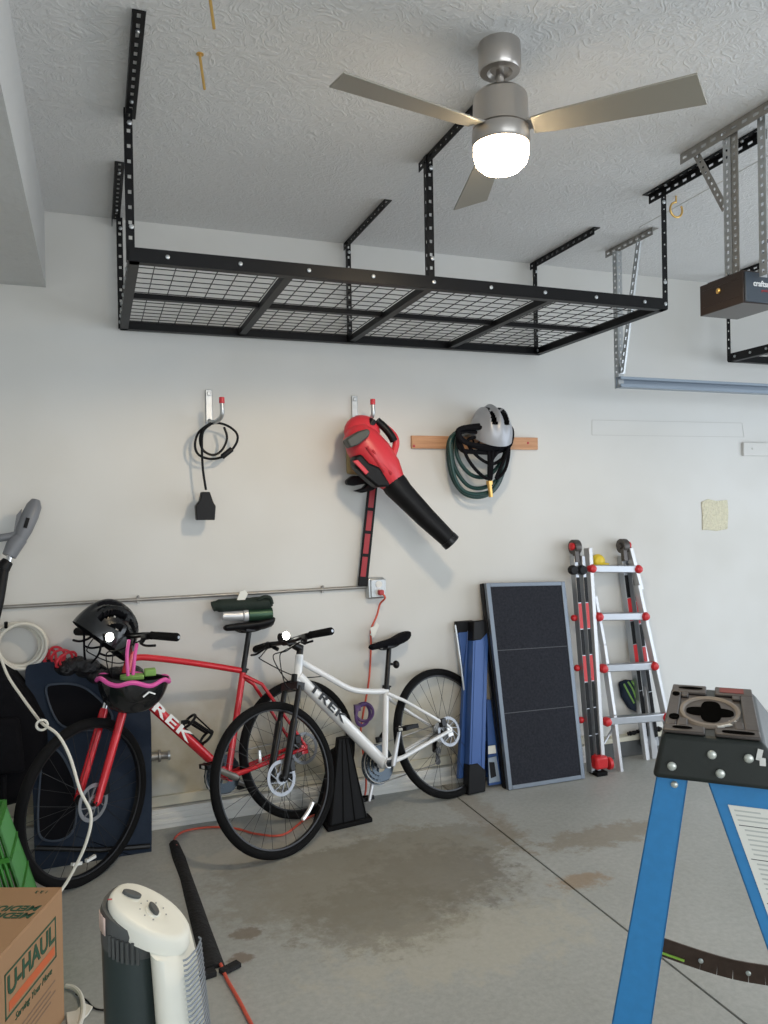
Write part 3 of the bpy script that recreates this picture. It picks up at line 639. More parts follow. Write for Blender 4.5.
# ------------------------------------------------------------------ bicycles
def bike(label, X, Yp, yaw, lean, WB, steer, spec):
    HA = math.radians(71); OFF = .045; r = .348
    Mb = Mx.Translation((X, Yp, 0)) @ Mx.Rotation(yaw, 4, 'Z') @ Mx.Rotation(lean, 4, 'X')
    piv = V((WB-OFF*math.sin(HA), 0, r-OFF*math.cos(HA))); ax = V((-math.cos(HA), 0, math.sin(HA)))
    Ms = Mx.Translation(piv) @ Mx.Rotation(steer, 4, ax) @ Mx.Translation(-piv)
    o = thing('bicycle', label, 'bicycle', M=Mb)
    def B(mb, name, mats, parent=o, front=False, **k):
        if front: mb.xf(Ms)
        return mb.build(name, mats, parent, world=False, **k)
    ht, hb, stt, bbp = V(spec['ht']), V(spec['hb']), V(spec['st']), V(spec['bb'])
    rh = V((0,0,r)); m_fr = spec['paint']
    f = MB()
    f.tube([hb-(ht-hb)*.05, ht+(ht-hb)*.05], .021, 16)
    f.tube(spline(spec['tt'], 6), spec['ttr'], 14); f.tube([hb+(ht-hb)*.18, bbp], spec['dtr'], 16, sq=1.15)
    f.tube([stt+(stt-bbp)*.03, bbp], .0165, 14); f.tube([bbp+V((0,-.036,0)), bbp+V((0,.036,0))], .024, 16)
    for sg in (-1, 1):
        f.tube([bbp+V((-.01,sg*.03,0)), bbp+V((-.10,sg*.045,.012)), rh+V((.03,sg*.062,0)), rh+V((0,sg*.064,0))], [.014,.012,.010,.008], 10)
        f.tube([V(spec['ss'])+V((0,sg*.014,0)), V(spec['ss'])+V((-.08,sg*.045,-.055)), rh+V((.01,sg*.062,.03)), rh+V((0,sg*.064,0))], [.011,.009,.008,.008], 10)
        f.box(rh+V((.01,sg*.064,-.002)), (.035,.006,.045))
    fr = B(f, 'frame', m_fr, smooth=50)
    # lettering on the down tube, left side
    a_, b_ = hb+(ht-hb)*.18, bbp; d = (b_-a_).normalized(); upv = V((0,1,0)).cross(d)
    c_ = a_.lerp(b_, spec['txt'][0])
    if upv.z < 0: upv = -upv
    text('lettering', 'TREK', spec['txt'][1], Mb @ frame_(d, upv, V((0,1,0)), c_+V((0,spec['dtr']*1.16+.0004,0))), spec['ink'], fr, depth=.001, spacing=1.1, bold=.0014, sx=spec['txt'][2])
    # fork
    k = MB(); crown = piv + ax*( (hb-piv).dot(ax) - .03 )
    hubf = V((WB,0,r))
    k.box(crown+V((.006,0,0)), (.045,.13,.035), Mx.Rotation(-math.radians(19),3,'Y')); k.tube([crown, crown+ax*.06], .018, 12)
    for sg in (-1, 1):
        top = crown+V((.01,sg*.058,-.0)); bot = hubf+V((-.012,sg*.058,0)); k.tube([top, top.lerp(bot,spec.get('tr',.42))], .0135, 12, m=1); k.tube([top.lerp(bot,spec.get('tr',.42)-.04), top.lerp(bot,spec.get('tr',.42)), bot, hubf+V((0,sg*.056,-.008))], [.016,.019,.017,.014], 12, m=2)
    fk = B(k, 'fork', [spec['crown'], spec['stanchion'], spec['lower']], front=True, smooth=50)
    # wheels
    def wheel(name, hub, front, ang=0):
        def TR(mb): return mb
        Mw = Mx.Translation(hub) @ Mx.Rotation(PI/2, 4, 'X')
        w = MB(); w.lathe([(r-.045,-.010),(r-.030,-.013),(r-.024,-.010),(r-.024,.010),(r-.030,.013),(r-.045,.010),(r-.045,-.010)], 72, Mw, cap=False)
        wo = B(w, name, M_rim, front=front, smooth=30)
        t = MB(); R0 = r-.021; t.ring(hub, R0, .021, Mx.Rotation(PI/2,4,'X'), 80, 12); 
        B(t, 'tire', M_rubber, wo, front, smooth=60)
        h = MB(); h.lathe([(.012,-.052),(.020,-.045),(.024,-.034),(.011,-.03),(.011,.03),(.024,.034),(.020,.045),(.012,.052)], 18, Mw); h.lathe([(.006,-.07),(.006,.07)], 10, Mw)
        B(h, 'hub', M_satin, wo, front)
        s_ = MB()
        for i in range(28):
            a0 = 2*PI*i/28+ang; sg = 1 if i % 2 else -1; a1 = a0 + (.9 if (i//2) % 2 else -.9)
            p = hub+V((.024*math.cos(a1), sg*.034, .024*math.sin(a1))); q = hub+V(((r-.04)*math.cos(a0), sg*.004, (r-.04)*math.sin(a0)))
            s_.tube([p, q], .0011, 4)
        B(s_, 'spokes', spec['spoke'], wo, front)
        rt = MB(); yb = .045
        def disc(r0, r1, y0, th, n=48, teeth=0):
            vs = []; fs = []
            for y in (y0-th/2, y0+th/2):
                for rr_ in (r0, r1):
                    for i in range(n):
                        q_ = rr_ + (teeth*(1 if i % 2 else 0) if rr_ == r1 else 0)
                        vs.append(hub+V((q_*math.cos(2*PI*i/n), y, q_*math.sin(2*PI*i/n))))
            for i in range(n):
                j = (i+1) % n; fs += [(i, j, n+j, n+i), (2*n+i, 3*n+i, 3*n+j, 2*n+j), (i, 2*n+i, 2*n+j, j), (n+i, n+j, 3*n+j, 3*n+i)]
            return vs, fs
        rt.add(*disc(.064, .080, yb, .003)); rt.add(*disc(.014, .030, yb, .004, 24))
        for i in range(10):
            a0 = 2*PI*i/10; p = hub+V((.028*math.cos(a0), yb, .028*math.sin(a0))); q = hub+V((.067*math.cos(a0+.5), yb, .067*math.sin(a0+.5))); rt.beam(p, q, .003, .008, (0,1,0))
        B(rt, 'brake_rotor', M_steelrotor, wo, front, smooth=30)
        if not front:
            c = MB()
            for i in range(8): c.add(*disc(.014, .055-.004*i, -.024-.0042*i, .002, 40, .003))
            B(c, 'cassette', M_galv2, wo, False, smooth=20)
        for q in (spec['refl_f'] if front else spec['refl_r']):
            rf = MB(); a0, a1, rr_ = q; pts = [hub+V((rr_*math.cos(a0+(a1-a0)*i/6), .008, rr_*math.sin(a0+(a1-a0)*i/6))) for i in range(7)]
            for p_, q_ in zip(pts[:-1], pts[1:]): rf.beam(p_, q_, .012, .014, (0,1,0))
            B(rf, 'reflector', M_reflect, wo, front)
        return wo
    wheel('rear_wheel', rh, False, .1); wheel('front_wheel', hubf, True)
    # calipers
    k = MB(); k.box(rh+V((.045,.058,.055)), (.035,.03,.045)); B(k, 'rear_brake_caliper', M_satin, bevel=.004)
    k = MB(); k.box(hubf+V((-.06,.050,.045)), (.03,.03,.055)); B(k, 'front_brake_caliper', M_satin, front=True, bevel=.004)
    # crankset
    cr = MB(); 
    def cdisc(mb, r0, r1, y0, n=44):
        vs = [bbp+V((q_*math.cos(2*PI*i/n), y, q_*math.sin(2*PI*i/n))) for y in (y0-.0015, y0+.0015) for q_ in (r0, r1) for i in range(n)]
        vs = [v_ + (v_-bbp-V((0,v_.y-bbp.y,0))).normalized()*(.003 if (k_ % n) % 2 and (k_//n) % 2 else 0) for k_, v_ in enumerate(vs)]
        fs = []
        for i in range(n): j = (i+1) % n; fs += [(i,j,n+j,n+i),(2*n+i,3*n+i,3*n+j,2*n+j),(i,2*n+i,2*n+j,j),(n+i,n+j,3*n+j,3*n+i)]
        mb.add(vs, fs)
    cdisc(cr, .075, .096, -.058); cdisc(cr, .058, .076, -.050); cdisc(cr, .04, .056, -.043)
    for i in range(5): a0 = 2*PI*i/5; cr.beam(bbp+V((0,-.055,0)), bbp+V((.08*math.cos(a0),-.055,.08*math.sin(a0))), .004, .016, (0,1,0))
    cr.lathe([(.018,-.07),(.018,.07)], 16, Mx.Translation(bbp) @ Mx.Rotation(PI/2,4,'X'))
    if spec.get('guard'): cr.lathe([(.098,.058),(.102,.058),(.102,.066),(.098,.066),(.098,.058)], 40, Mx.Translation(bbp) @ Mx.Rotation(PI/2,4,'X'), cap=False)
    co_ = B(cr, 'crankset', M_ring, smooth=25)
    ca = math.radians(spec['crank']); cdv = V((math.cos(ca), 0, math.sin(ca)))
    for sg in (1, -1):
        am = MB(); p0 = bbp+V((0,sg*.075,0)); p1 = p0+cdv*sg*.172+V((0,sg*.012,0)); am.tube([p0-cdv*sg*.018, p0, p1, p1+cdv*sg*.012], [.012,.017,.011,.009], 12, sq=.8)
        ao = B(am, 'crank_arm', spec['armm'], smooth=50)
        pd = MB(); c0 = p1+V((0,sg*.06,0)); pd.box(c0+V((.036,0,0)), (.012,.09,.022)); pd.box(c0-V((.036,0,0)), (.012,.09,.022)); pd.box(c0+V((0,.04,0)), (.07,.012,.02)); pd.box(c0-V((0,.04,0)), (.07,.012,.02)); pd.tube([p1, c0+V((0,sg*.045,0))], .007, 8); pd.box(c0+V((.043,0,0)), (.003,.03,.014), m=1); pd.box(c0-V((.043,0,0)), (.003,.03,.014), m=1)
        B(pd, 'pedal', [M_plastic, M_reflect], ao, bevel=.002)
    ch = MB(); cp = []
    yc = -.050
    for i in range(13): a0 = -PI/2+PI*i/12; cp.append(bbp+V((.094*math.cos(a0), yc, .094*math.sin(a0))))
    for i in range(9): a0 = PI/2+PI*.75*i/8; cp.append(rh+V((.045*math.cos(a0), yc+.01, .045*math.sin(a0))))
    cp += [rh+V((.02,yc+.01,-.07)), rh+V((.045,yc+.01,-.10)), rh+V((.03,yc+.01,-.13)), rh+V((.08,yc+.01,-.155))]
    ch.tube(cp, .0035, 6, True); B(ch, 'chain', M_galv2, smooth=0)
    dr = MB(); dr.tube([rh+V((0,-.07,-.01)), rh+V((.02,-.075,-.06)), rh+V((.045,-.055,-.09))], .013, 8); dr.lathe([(.018,-.003),(.018,.003)], 12, Mx.Translation(rh+V((.032,-.04,-.09))) @ Mx.Rotation(PI/2,4,'X')); dr.lathe([(.018,-.003),(.018,.003)], 12, Mx.Translation(rh+V((.05,-.04,-.145))) @ Mx.Rotation(PI/2,4,'X')); dr.beam(rh+V((.032,-.046,-.09)), rh+V((.05,-.046,-.145)), .003, .022, (1,0,0))
    B(dr, 'derailleur', M_satin, smooth=40)
    dr = MB(); dr.box(bbp+V((-.035,-.045,.12)), (.05,.02,.03)); dr.tube([bbp+V((-.038,-.01,.15)), bbp+V((-.038,-.045,.13))], .01, 8); B(dr, 'front_derailleur', M_satin, bevel=.003)
    # seatpost + saddle
    sd = V(spec['saddle']); dirp = (stt-bbp).normalized(); 
    sp_ = MB(); top = V((sd.x+.0, 0, sd.z-.055)); sp_.tube([stt-dirp*.02, top], .0138, 14); sp_.tube([stt, stt+dirp*.022], .021, 14); sp_.tube([stt+V((-.02,-.028,.01)), stt+V((-.02,.02,.012))], .005, 8)
    if spec.get('knob'): kp = stt.lerp(top,.62); sp_.tube([kp, kp+V((-.045,0,-.01))], .007, 8); sp_.ball(kp+V((-.055,0,-.012)), (.018,.02,.022)); 
    sp_.box(top+V((0,0,.008)), (.05,.045,.02)); B(sp_, 'seatpost', M_satin, bevel=0)
    s_ = MB(); SL = spec['sl']; prof = [(.5,.016,0,.012),(.46,.022,.002,.02),(.25,.026,.002,.024),(.05,.040,.0,.028),(-.15,.062,-.0,.032),(-.32,.078,.006,.036),(-.44,.074,.012,.036),(-.5,.05,.014,.024)]
    n = 16; vs = []; fs = []
    for (tx, hw, dz, th) in prof:
        for k_ in range(n):
            a0 = 2*PI*k_/n; zz = math.sin(a0); vs.append(V((sd.x+tx*SL, hw*spec.get('sw',1)*math.cos(a0), sd.z-.02+dz+(th*.5*zz if zz > 0 else th*1.1*zz))))
    for i in range(len(prof)-1):
        for k_ in range(n): fs.append((i*n+k_, i*n+(k_+1)%n, (i+1)*n+(k_+1)%n, (i+1)*n+k_))
    fs += [tuple(range(n)), tuple((len(prof)-1)*n+k_ for k_ in range(n))[::-1]]
    Mt = Mx.Translation(sd) @ Mx.Rotation(spec.get('stilt',0), 4, 'Y') @ Mx.Translation(-sd)
    s_.add([Mt @ v_ for v_ in vs], fs); so_ = B(s_, 'saddle', M_blackfab if spec.get('sfab') else M_plastic, smooth=70)
    rl = MB()
    for sg in (-1, 1): rl.tube(spline([sd+V((.30*SL,sg*.012,-.035)), sd+V((.12*SL,sg*.022,-.055)), sd+V((-.15*SL,sg*.022,-.055)), sd+V((-.38*SL,sg*.03,-.03))], 4), .0035, 6)
    B(rl.xf(Mt), 'saddle_rail', M_satin, so_)
    # cockpit
    hbr = V(spec['bar']); st = MB(); base = ht+ax*.03
    st.tube([ht, ht+ax*(.055)], .017, 14); st.tube([base+ax*.01, hbr], [.020,.017], 14); st.tube([hbr+V((0,-.024,0)), hbr+V((0,.024,0))], .020, 14)
    B(st, 'stem', M_satin, front=True)
    hw = spec['hw']; bar = MB(); bp = [hbr+V((-.028, -hw, .0)), hbr+V((-.010,-hw*.5,.006)), hbr+V((0,-.07,0)), hbr+V((0,.07,0)), hbr+V((-.010,hw*.5,.006)), hbr+V((-.028,hw,0))]
    bar.tube(spline(bp, 4), .0125, 12); bo = B(bar, 'handlebar', M_satin, front=True)
    for sg in (-1, 1):
        g = MB(); e0 = hbr+V((-.029,sg*(hw+.006),0)); e1 = hbr+V((-.014,sg*(hw-.135),.004)); g.tube([e0, e0.lerp(e1,.04), e0.lerp(e1,.96), e1], [.016,.019,.0175,.019], 14); g.tube([e0+V((0,sg*.001,0)), e0+V((0,sg*.004,0))], .007, 10, m=1); B(g, 'grip', [M_rubber, M_alu], bo, True)
        l = MB(); q0 = e1+V((.012,-sg*.022,-.004)); l.box(q0, (.035,.03,.028)); l.tube(spline([q0+V((.02,0,-.008)), q0+V((.045,sg*.012,-.022)), q0+V((.052,sg*.05,-.032)), q0+V((.045,sg*.10,-.030))], 5), [.006]*15+[.0065], 8); l.tube([q0+V((-.01,-sg*.02,-.01)), q0+V((-.02,-sg*.045,-.028))], .011, 8)
        B(l, 'brake_lever', M_plastic, bo, True, bevel=.002)
    for i, (s0, dst) in enumerate(((1, crown+V((.03,.05,-.02))), (-1, V((spec['tt'][1][0],0,spec['tt'][1][2]))), (1, hb+V((-.02,.02,-.02))))):
        cb_ = MB(); q0 = Ms @ (hbr+V((.01, s0*(hw-.16), -.012))); dst2 = Ms @ dst if i == 0 else dst
        fwd = Ms @ (hbr+V((.10+.02*i, s0*.06, -.07))); cb_.tube(spline([q0, q0.lerp(fwd,.55)+V((.02,0,-.005)), fwd, fwd.lerp(dst2,.6)+V((.03,0,-.03)), dst2], 8), .0028, 6)
        B(cb_, 'cable', M_plastic)
    if spec.get('cage'):
        g = MB(); a1, a2 = hb+(ht-hb)*.18, bbp; d = (a2-a1).normalized(); nrm = V((0,1,0)).cross(d); nrm = nrm if nrm.z > 0 else -nrm
        c0 = a1.lerp(a2, .62)+nrm*(spec['dtr']+.004); L_ = .13
        g.beam(c0-d*L_/2, c0+d*L_/2, .02, .006, nrm)
        for t_ in (-.5, .42): g.ring(c0+d*L_*t_+nrm*.038, .037, .007, frame_(nrm, V((0,1,0)), d, V((0,0,0))), 24, 6)
        for sg in (-1,1): g.tube([c0-d*L_*.5+nrm*.04+V((0,sg*.036,0)), c0+d*L_*.42+nrm*.06+V((0,sg*.028,0))], .008, 6)
        g.tube([c0-d*L_*.5+nrm*.075, c0+d*L_*.42+nrm*.075], .004, 6); g.box(c0-d*L_*.62+nrm*.02, (.03,.016,.02))
        B(g, 'bottle_cage', M_plastic)
    hl = MB(); q = hbr+V(spec['lamp']); hl.tube([q, q+V((.04,0,0))], [.016,.022], 16); hl.beam(q, V((q.x,q.y,hbr.z)), .012, .012, (1,0,0)); ho = B(hl, 'headlight', M_plastic, front=True)
    hl = MB(); hl.ball(q+V((.02,.024,.004)), (.020,.014,.020)); 
    B(hl, 'glint_lens', M_glint, ho, True)
    return o, Mb, Ms
spec_w = dict(ht=(.836,0,.883), hb=(.874,0,.765), st=(.339,0,.636), bb=(.441,0,.274), tt=[(.842,0,.862),(.70,0,.765),(.568,0,.678),(.45,0,.645),(.345,0,.630)], ttr=.015, dtr=.026,
    ss=(.345,0,.615), paint=M_whitepaint, txt=(.30,.060,1.7), ink=M_satin, crown=M_satin, stanchion=M_satin, lower=M_satin, spoke=M_wire, refl_f=[(-2.45,-2.25,.24),(-2.25,-2.05,.24)], refl_r=[(2.72,2.85,.25)],
    crank=115, guard=True, armm=M_alu_br, saddle=(.262,0,.905), sl=.26, sw=1.0, stilt=.10, sfab=True, knob=True, bar=(.90,0,.965), hw=.31, lamp=(.02,.03,.02))
bw, Mw_, Msw = bike('white hybrid bicycle with black saddle leaning on the wall beside the blue sawhorses', 1.8117, -.2076-.03, 3.4723, .290, 1.0817, .1111, spec_w)
spec_r = dict(tr=.2, ht=(.838,0,.945), hb=(.884,0,.80), st=(.28,0,.775), bb=(.415,0,.300), tt=[(.842,0,.915),(.78,0,.918),(.60,0,.875),(.42,0,.825),(.285,0,.785)], ttr=.0155, dtr=.021,
    ss=(.284,0,.76), paint=M_red, txt=(.36,.060,2.2), ink=M_white, crown=M_red, stanchion=M_chrome, lower=M_red, spoke=M_wire, refl_f=[(-1.45,-1.25,.25),(-1.75,-1.55,.25)], refl_r=[(-.10,.15,.24)],
    crank=32, guard=False, armm=M_galv2, saddle=(.222,0,1.03), sl=.27, sw=.9, stilt=0, bar=(.90,0,1.035), hw=.31, lamp=(.085,.02,.0), cage=True)
br, Mr_, Msr = bike('red hybrid bicycle with black saddle parked at left with helmets on its handlebar', .9868, -.161-.02, 3.4542, .1766, 1.0958, .4571, spec_r)

# helmets on the red bike
helmet('bicycle_helmet', 'glossy black vented helmet resting on the red bicycle handlebar', rotm(at(100,641,-.30), 8, -8, 200), .31, .25, .18, M_helmblack, M_darkfab, M_blackfab, pre=Mx.Rotation(math.radians(32),4,'Y'))
ph = helmet('bicycle_helmet', 'black and pink helmet hanging upside down from the red handlebar', rotm(at(134,677,-.46), 180, 4, 15), .31, .22, .145, M_helmblack, M_darkfab, M_pink, rim=M_pink, straps=False, vents=False)
mb = MB(); 
for a_, b_, c_ in (((128,676),(127,655),(129,640)),((133,675),(135,655),(137,644))): mb.tube(spline([at(*a_,-.5), at(*b_,-.49), at(*c_,-.46)], 5), .0075, 8)
mb.build('hanging_strap', M_pink, ph)
mb = MB(); mb.beam(at(143,697,-.570), at(149,692,-.565), .006, .006); mb.beam(at(149,692,-.565), at(155,694,-.548), .006, .006); mb.build('white_chevron', M_reflect, ph)
mb = MB(); mb.box(at(132,677,-.44), (.10,.06,.02)); mb.box(at(150,672,-.43), (.05,.05,.03)); mb.build('inner_pad', M_greenacc, ph, bevel=.005)
# things on the red saddle
sad = Mr_ @ V((.222,0,1.03))
gb = MB(); Yg = sad.y-.0
gb.tube([at(222,616,Yg), at(243,615.4,Yg)], [.024,.028], 20, m=1); gb.tube([at(243,615.4,Yg), at(248,615,Yg)], .033, 20, m=1); gb.tube([at(248,615,Yg), at(272,613.5,Yg)], .033, 20)
gb2 = gb.build('green_flask', [M_greenmet, M_alu_br], smooth=40, bevel=.003); gb2.name = 'metal_flask'; tag(gb2, 'green metal flask lying across the red bicycle saddle', 'flask')
gl = thing('folded_umbrella', 'dark green folded umbrella lying on top of the green flask', 'umbrella', at(243,612,Yg))
mb = MB(); mb.tube(spline([at(212,607,Yg), at(216,606,Yg), at(230,605,Yg), at(250,604,Yg), at(264,603,Yg), at(271,601,Yg)], 4), [.018]+[.026]*4+[.033]*8+[.036]*6+[.028]*2, 14); mb.tube(spline([at(258,600,Yg-.03), at(264,597,Yg-.03), at(270,598,Yg-.03), at(272,604,Yg-.03)], 4), .010, 8)
mb.build('canopy', M_greenbag, gl, smooth=60)
mb = MB(); mb.slab([at(u, v, Yg-.02) for u, v in ((237,600),(240,592),(245,590),(248,594),(245,600))], (0,.006,0)); mb.build('paper_tag', M_paper, gl, smooth=0)
# coiled lock on the white bike
mb = MB(); lc = at(363,715,-.14); mb.ring(lc, .055, .009, Mx.Rotation(PI/2,4,'X') @ Mx.Rotation(.5,4,'Y'), 30, 8); mb.ring(lc+V((.01,.01,.012)), .048, .008, Mx.Rotation(PI/2,4,'X') @ Mx.Rotation(-.4,4,'Y'), 30, 8); mb.box(lc+V((-.035,-.01,.045)), (.03,.03,.03))
lk = mb.build('cable_lock', [M_purple], bw)

# ------------------------------------------------------------------ black wheel ramp
wr_ = thing('wheel_ramp', 'black ribbed plastic wheel ramp standing on end under the white bicycle', 'ramp', (1.17,-.36,0))
mb = MB(); fl_, fr_, tr_, tl_ = V((1.045,-.385,.02)), V((1.255,-.355,.02)), V((1.185,-.29,.415)), V((1.125,-.30,.415))
mb.slab([fl_, fr_, tr_, tl_], (0,.05,0)); mb.build('ramp_body', mat('charcoal_ramp_plastic', (.009,.0095,.011), .7, spec=.2), wr_, bevel=.006)
mb = MB()
for t_ in (.04,.36,.66,.96): mb.beam(fl_.lerp(fr_,t_)+V((0,-.0015,0)), tl_.lerp(tr_,t_)+V((0,-.0015,0)), .006, .006, (0,1,0))
mb.build('rib', M_rubber, wr_, bevel=.002)
mb = MB(); mb.slab([V((1.03,-.405,0)), V((1.275,-.372,0)), V((1.275,-.30,0)), V((1.03,-.32,0))], (0,0,.022)); mb.build('foot_plate', M_rubber, wr_, bevel=.004)
mb = MB(); mb.slab([V((.985,-.315,.0)), V((1.06,-.315,0)), V((1.14,-.27,.37)), V((1.10,-.27,.35))], (0,.035,0)); mb.build('rear_panel', M_rubber, wr_, bevel=.004)

# ------------------------------------------------------------------ blue sawhorses
def plank(mb, a, b_, w, th, side, m=0): mb.beam(a, b_, th, w, side, m)
sh1 = thing('folding_sawhorse', 'blue steel folding sawhorse with black end caps, nearest the white bicycle', 'sawhorse', (1.93,-.22,0))
A_, B_ = V((1.93,-.235,.035)), V((2.055,-.085,.915))
X_ = V((1,.12,0)).normalized(); D_ = (B_-A_).normalized(); N_ = X_.cross(D_).normalized()
def beam_u(mb, a, b_, w, dpt, m=0):
    for off, ww in ((N_*0, w),): mb.slab([a-X_*ww/2, a+X_*ww/2, b_+X_*ww/2, b_-X_*ww/2], N_*(-.004), m)
    for sg in (-1, 1): mb.slab([a+X_*sg*w/2, a+X_*(sg*w/2-sg*.004), b_+X_*(sg*w/2-sg*.004), b_+X_*sg*w/2], N_*(-dpt), m)
if N_.y > 0: N_ = -N_
mb = MB()
mb.slab([A_-X_*.052, A_+X_*.052, B_+X_*.052, B_-X_*.052], -N_*.05); mb.slab([A_-X_*.040+N_*.003, A_+X_*.018+N_*.003, B_+X_*.018+N_*.003, B_-X_*.040+N_*.003], -N_*.004)
mb.slab([A_+X_*.026+N_*.003, A_+X_*.032+N_*.003, B_+X_*.032+N_*.003, B_+X_*.026+N_*.003], -N_*.004)
mb.build('beam', M_bluesteel, sh1, bevel=.004)
for P0, P1, sg in ((A_-D_*.03, A_+D_*.13, 1), (B_+D_*.012, B_-D_*.10, -1)):
    mb = MB(); mb.slab([P0-X_*.056+N_*.006, P0+X_*.058+N_*.006, P1+X_*.058+N_*.006-D_*sg*.05, P1+N_*.006-D_*sg*.0, P1-X_*.056+N_*.006], -N_*.062); mb.build('end_cap', M_plastic, sh1, bevel=.006)
for dx, dm in ((-.062,0),(.066,0)):
    mb = MB(); mb.slab([A_+X_*dx-N_*.055-X_*.02+D_*.05, A_+X_*dx-N_*.055+X_*.02+D_*.05, B_+X_*dx*.6-N_*.055+X_*.02-D_*.03, B_+X_*dx*.6-N_*.055-X_*.02-D_*.03], -N_*.03); mb.build('leg', M_bluesteel, sh1, bevel=.004)
mb = MB(); mb.tube([at(455,625,-.07), at(458,645,-.09), at(464,690,-.12)], .006, 8); mb.build('brace_rod', M_galv, sh1)
sh2 = thing('folding_sawhorse', 'second blue folding sawhorse leaning behind the first, mostly hidden', 'sawhorse', (2.04,-.1,0))
A2, B2 = V((2.05,-.105,.03)), V((1.975,-.040,.905)); 
mb = MB(); mb.slab([A2-V((.05,0,0)), A2+V((.05,0,0)), B2+V((.05,0,0)), B2-V((.05,0,0))], (0,.03,0)); mb.build('beam', M_bluesteel, sh2, bevel=.004)
mb = MB(); mb.slab([B2+V((-.056,-.004,-.05)), B2+V((.056,-.004,-.05)), B2+V((.056,-.004,.015)), B2+V((-.056,-.004,.015))], (0,.036,0)); mb.build('end_cap', M_plastic, sh2, bevel=.005)
mb = MB(); mb.slab([at(487,700,-.11), at(491,700,-.11), at(502,784,-.19), at(489,786,-.19)], (0,.02,0)); mb.build('leg', M_bluesteel, sh2, bevel=.003)
mb = MB(); mb.slab([at(488,758,-.175), at(496,756,-.175), at(500,781,-.195), at(489,783,-.195)], (0,-.003,0)); ff = mb.build('foot_bracket', M_steelblue, sh2)
mb = MB(); mb.slab([at(489,762,-.180), at(494,762,-.180), at(496,776,-.195), at(491,778,-.195)], (0,-.004,0)); mb.build('slot', M_plastic, ff)
mb = MB(); mb.slab([at(488,746,-.168), at(495,745,-.168), at(496,753,-.172), at(488,754,-.172)], (0,-.003,0)); mb.build('sticker', M_paper, sh2)

# ------------------------------------------------------------------ folding ramp panel
fr2 = thing('folding_ramp', 'tall folded black gritty ramp in a silver frame leaning on the wall', 'ramp', (2.36,-.25,0))
bl, brr = V((2.112,-.268,.004)), V((2.606,-.278,.004)); tl, tr = at(484,583,-.085), at(562,582,-.085)
tl = V((2.045,-.088,1.12)); tr = V((2.575,-.088,1.115))
tl = at(486,583,-.088); tr = at(565,581.5,-.088)
nF = (brr-bl).cross(tl-bl).normalized(); nF = nF if nF.y < 0 else -nF
def q4(a, b_, c_, d, s, t): return a.lerp(b_, s).lerp(d.lerp(c_, s), t)
def Q(s, t): return q4(bl, brr, tr, tl, s, t)
mb = MB()
for (s0, s1, t0, t1) in ((0,.05,0,1),(.95,1,0,1),(.05,.95,0,.02),(.05,.95,.98,1)): mb.slab([Q(s0,t0), Q(s1,t0), Q(s1,t1), Q(s0,t1)], -nF*.03)
mb.build('frame', M_ramp_f, fr2, bevel=.002)
mb = MB(); mb.slab([Q(.05,.02)-nF*.004, Q(.95,.02)-nF*.004, Q(.95,.98)-nF*.004, Q(.05,.98)-nF*.004], -nF*.02); 
tp = mb.build('tread', M_grit, fr2, smooth=0)
M_seam = mat('seam_grey',(.07,.075,.088),.7)
for t_ in (.36,.665):
    mb = MB(); mb.slab([Q(.05,t_-.002)+nF*.001, Q(.95,t_-.002)+nF*.001, Q(.95,t_+.002)+nF*.001, Q(.05,t_+.002)+nF*.001], -nF*.008); mb.build('tread_seam', M_seam, fr2, smooth=0)
mb = MB(); mb.slab([Q(-.015,0)-nF*.034, Q(1,0)-nF*.034, Q(1,1)-nF*.034, Q(-.015,1)-nF*.034], -nF*.035); mb.build('folded_half', M_plastic, fr2, bevel=.004)

# ------------------------------------------------------------------ articulated aluminium ladder
al = thing('folding_ladder', 'aluminium multi-position ladder with red fittings leaning on the wall', 'ladder', (2.9,-.15,0))
def yz(z): return -.235+z*.115   # front plane leaning back
def L3(u, v, dy=0):
    d = ray(u, v); # intersection with plane y = -.235+.115 z + dy
    t = (-.235+dy+.115*CAM.z-CAM.y)/(d.y-.115*d.z); return CAM+d*t
rungs = [((590,568.5),(636,569)), ((597,616.5),(643,616)), ((601.5,668),(652,665.5)), ((605,721),(664,716.5))]
# front flared rails
lf = [L3(583,545), L3(591,615), L3(598,690), L3(601,764)]
rf_ = [L3(628,543), L3(641,600), L3(652,660), L3(664,722), L3(675,776)]
def railb(pts, w, d, name='rail', m=M_alu_br, dy=(0,1,0)):
    mb = MB()
    for p, q in zip(pts[:-1], pts[1:]): mb.beam(p, q, w, d, dy)
    return mb.build(name, m, al, bevel=.003)
railb([L3(588,548), L3(601,764)], .026, .055); railb([L3(629,548), L3(640,590)], .026, .05)
railb([L3(637,585), L3(652,655), L3(667,724), L3(678,776)][0:1]+[L3(667,724), L3(678,776)], .024, .05)
for (a_, b_) in rungs:
    A0, B0 = L3(*a_), L3(*b_)
    mb = MB(); mb.beam(A0, B0, .050, .044, (0,0,1)); mb.beam(A0+V((0,-.018,.012)), B0+V((0,-.018,.020)), .012, .010, (0,0,1)); mb.build('rung', M_alu, al, bevel=.006)
    for P_ in (A0, B0):
        mb = MB(); mb.lathe([(.026,-.012),(.028,0),(.020,.016),(.006,.022)], 16, frame_(V((1,0,0)),V((0,0,1)),V((0,-1,0)),P_+V((0,-.025,0)))); mb.ball(P_+V((0,-.01,0)), .027); mb.build('rung_lock', M_redcap, al)
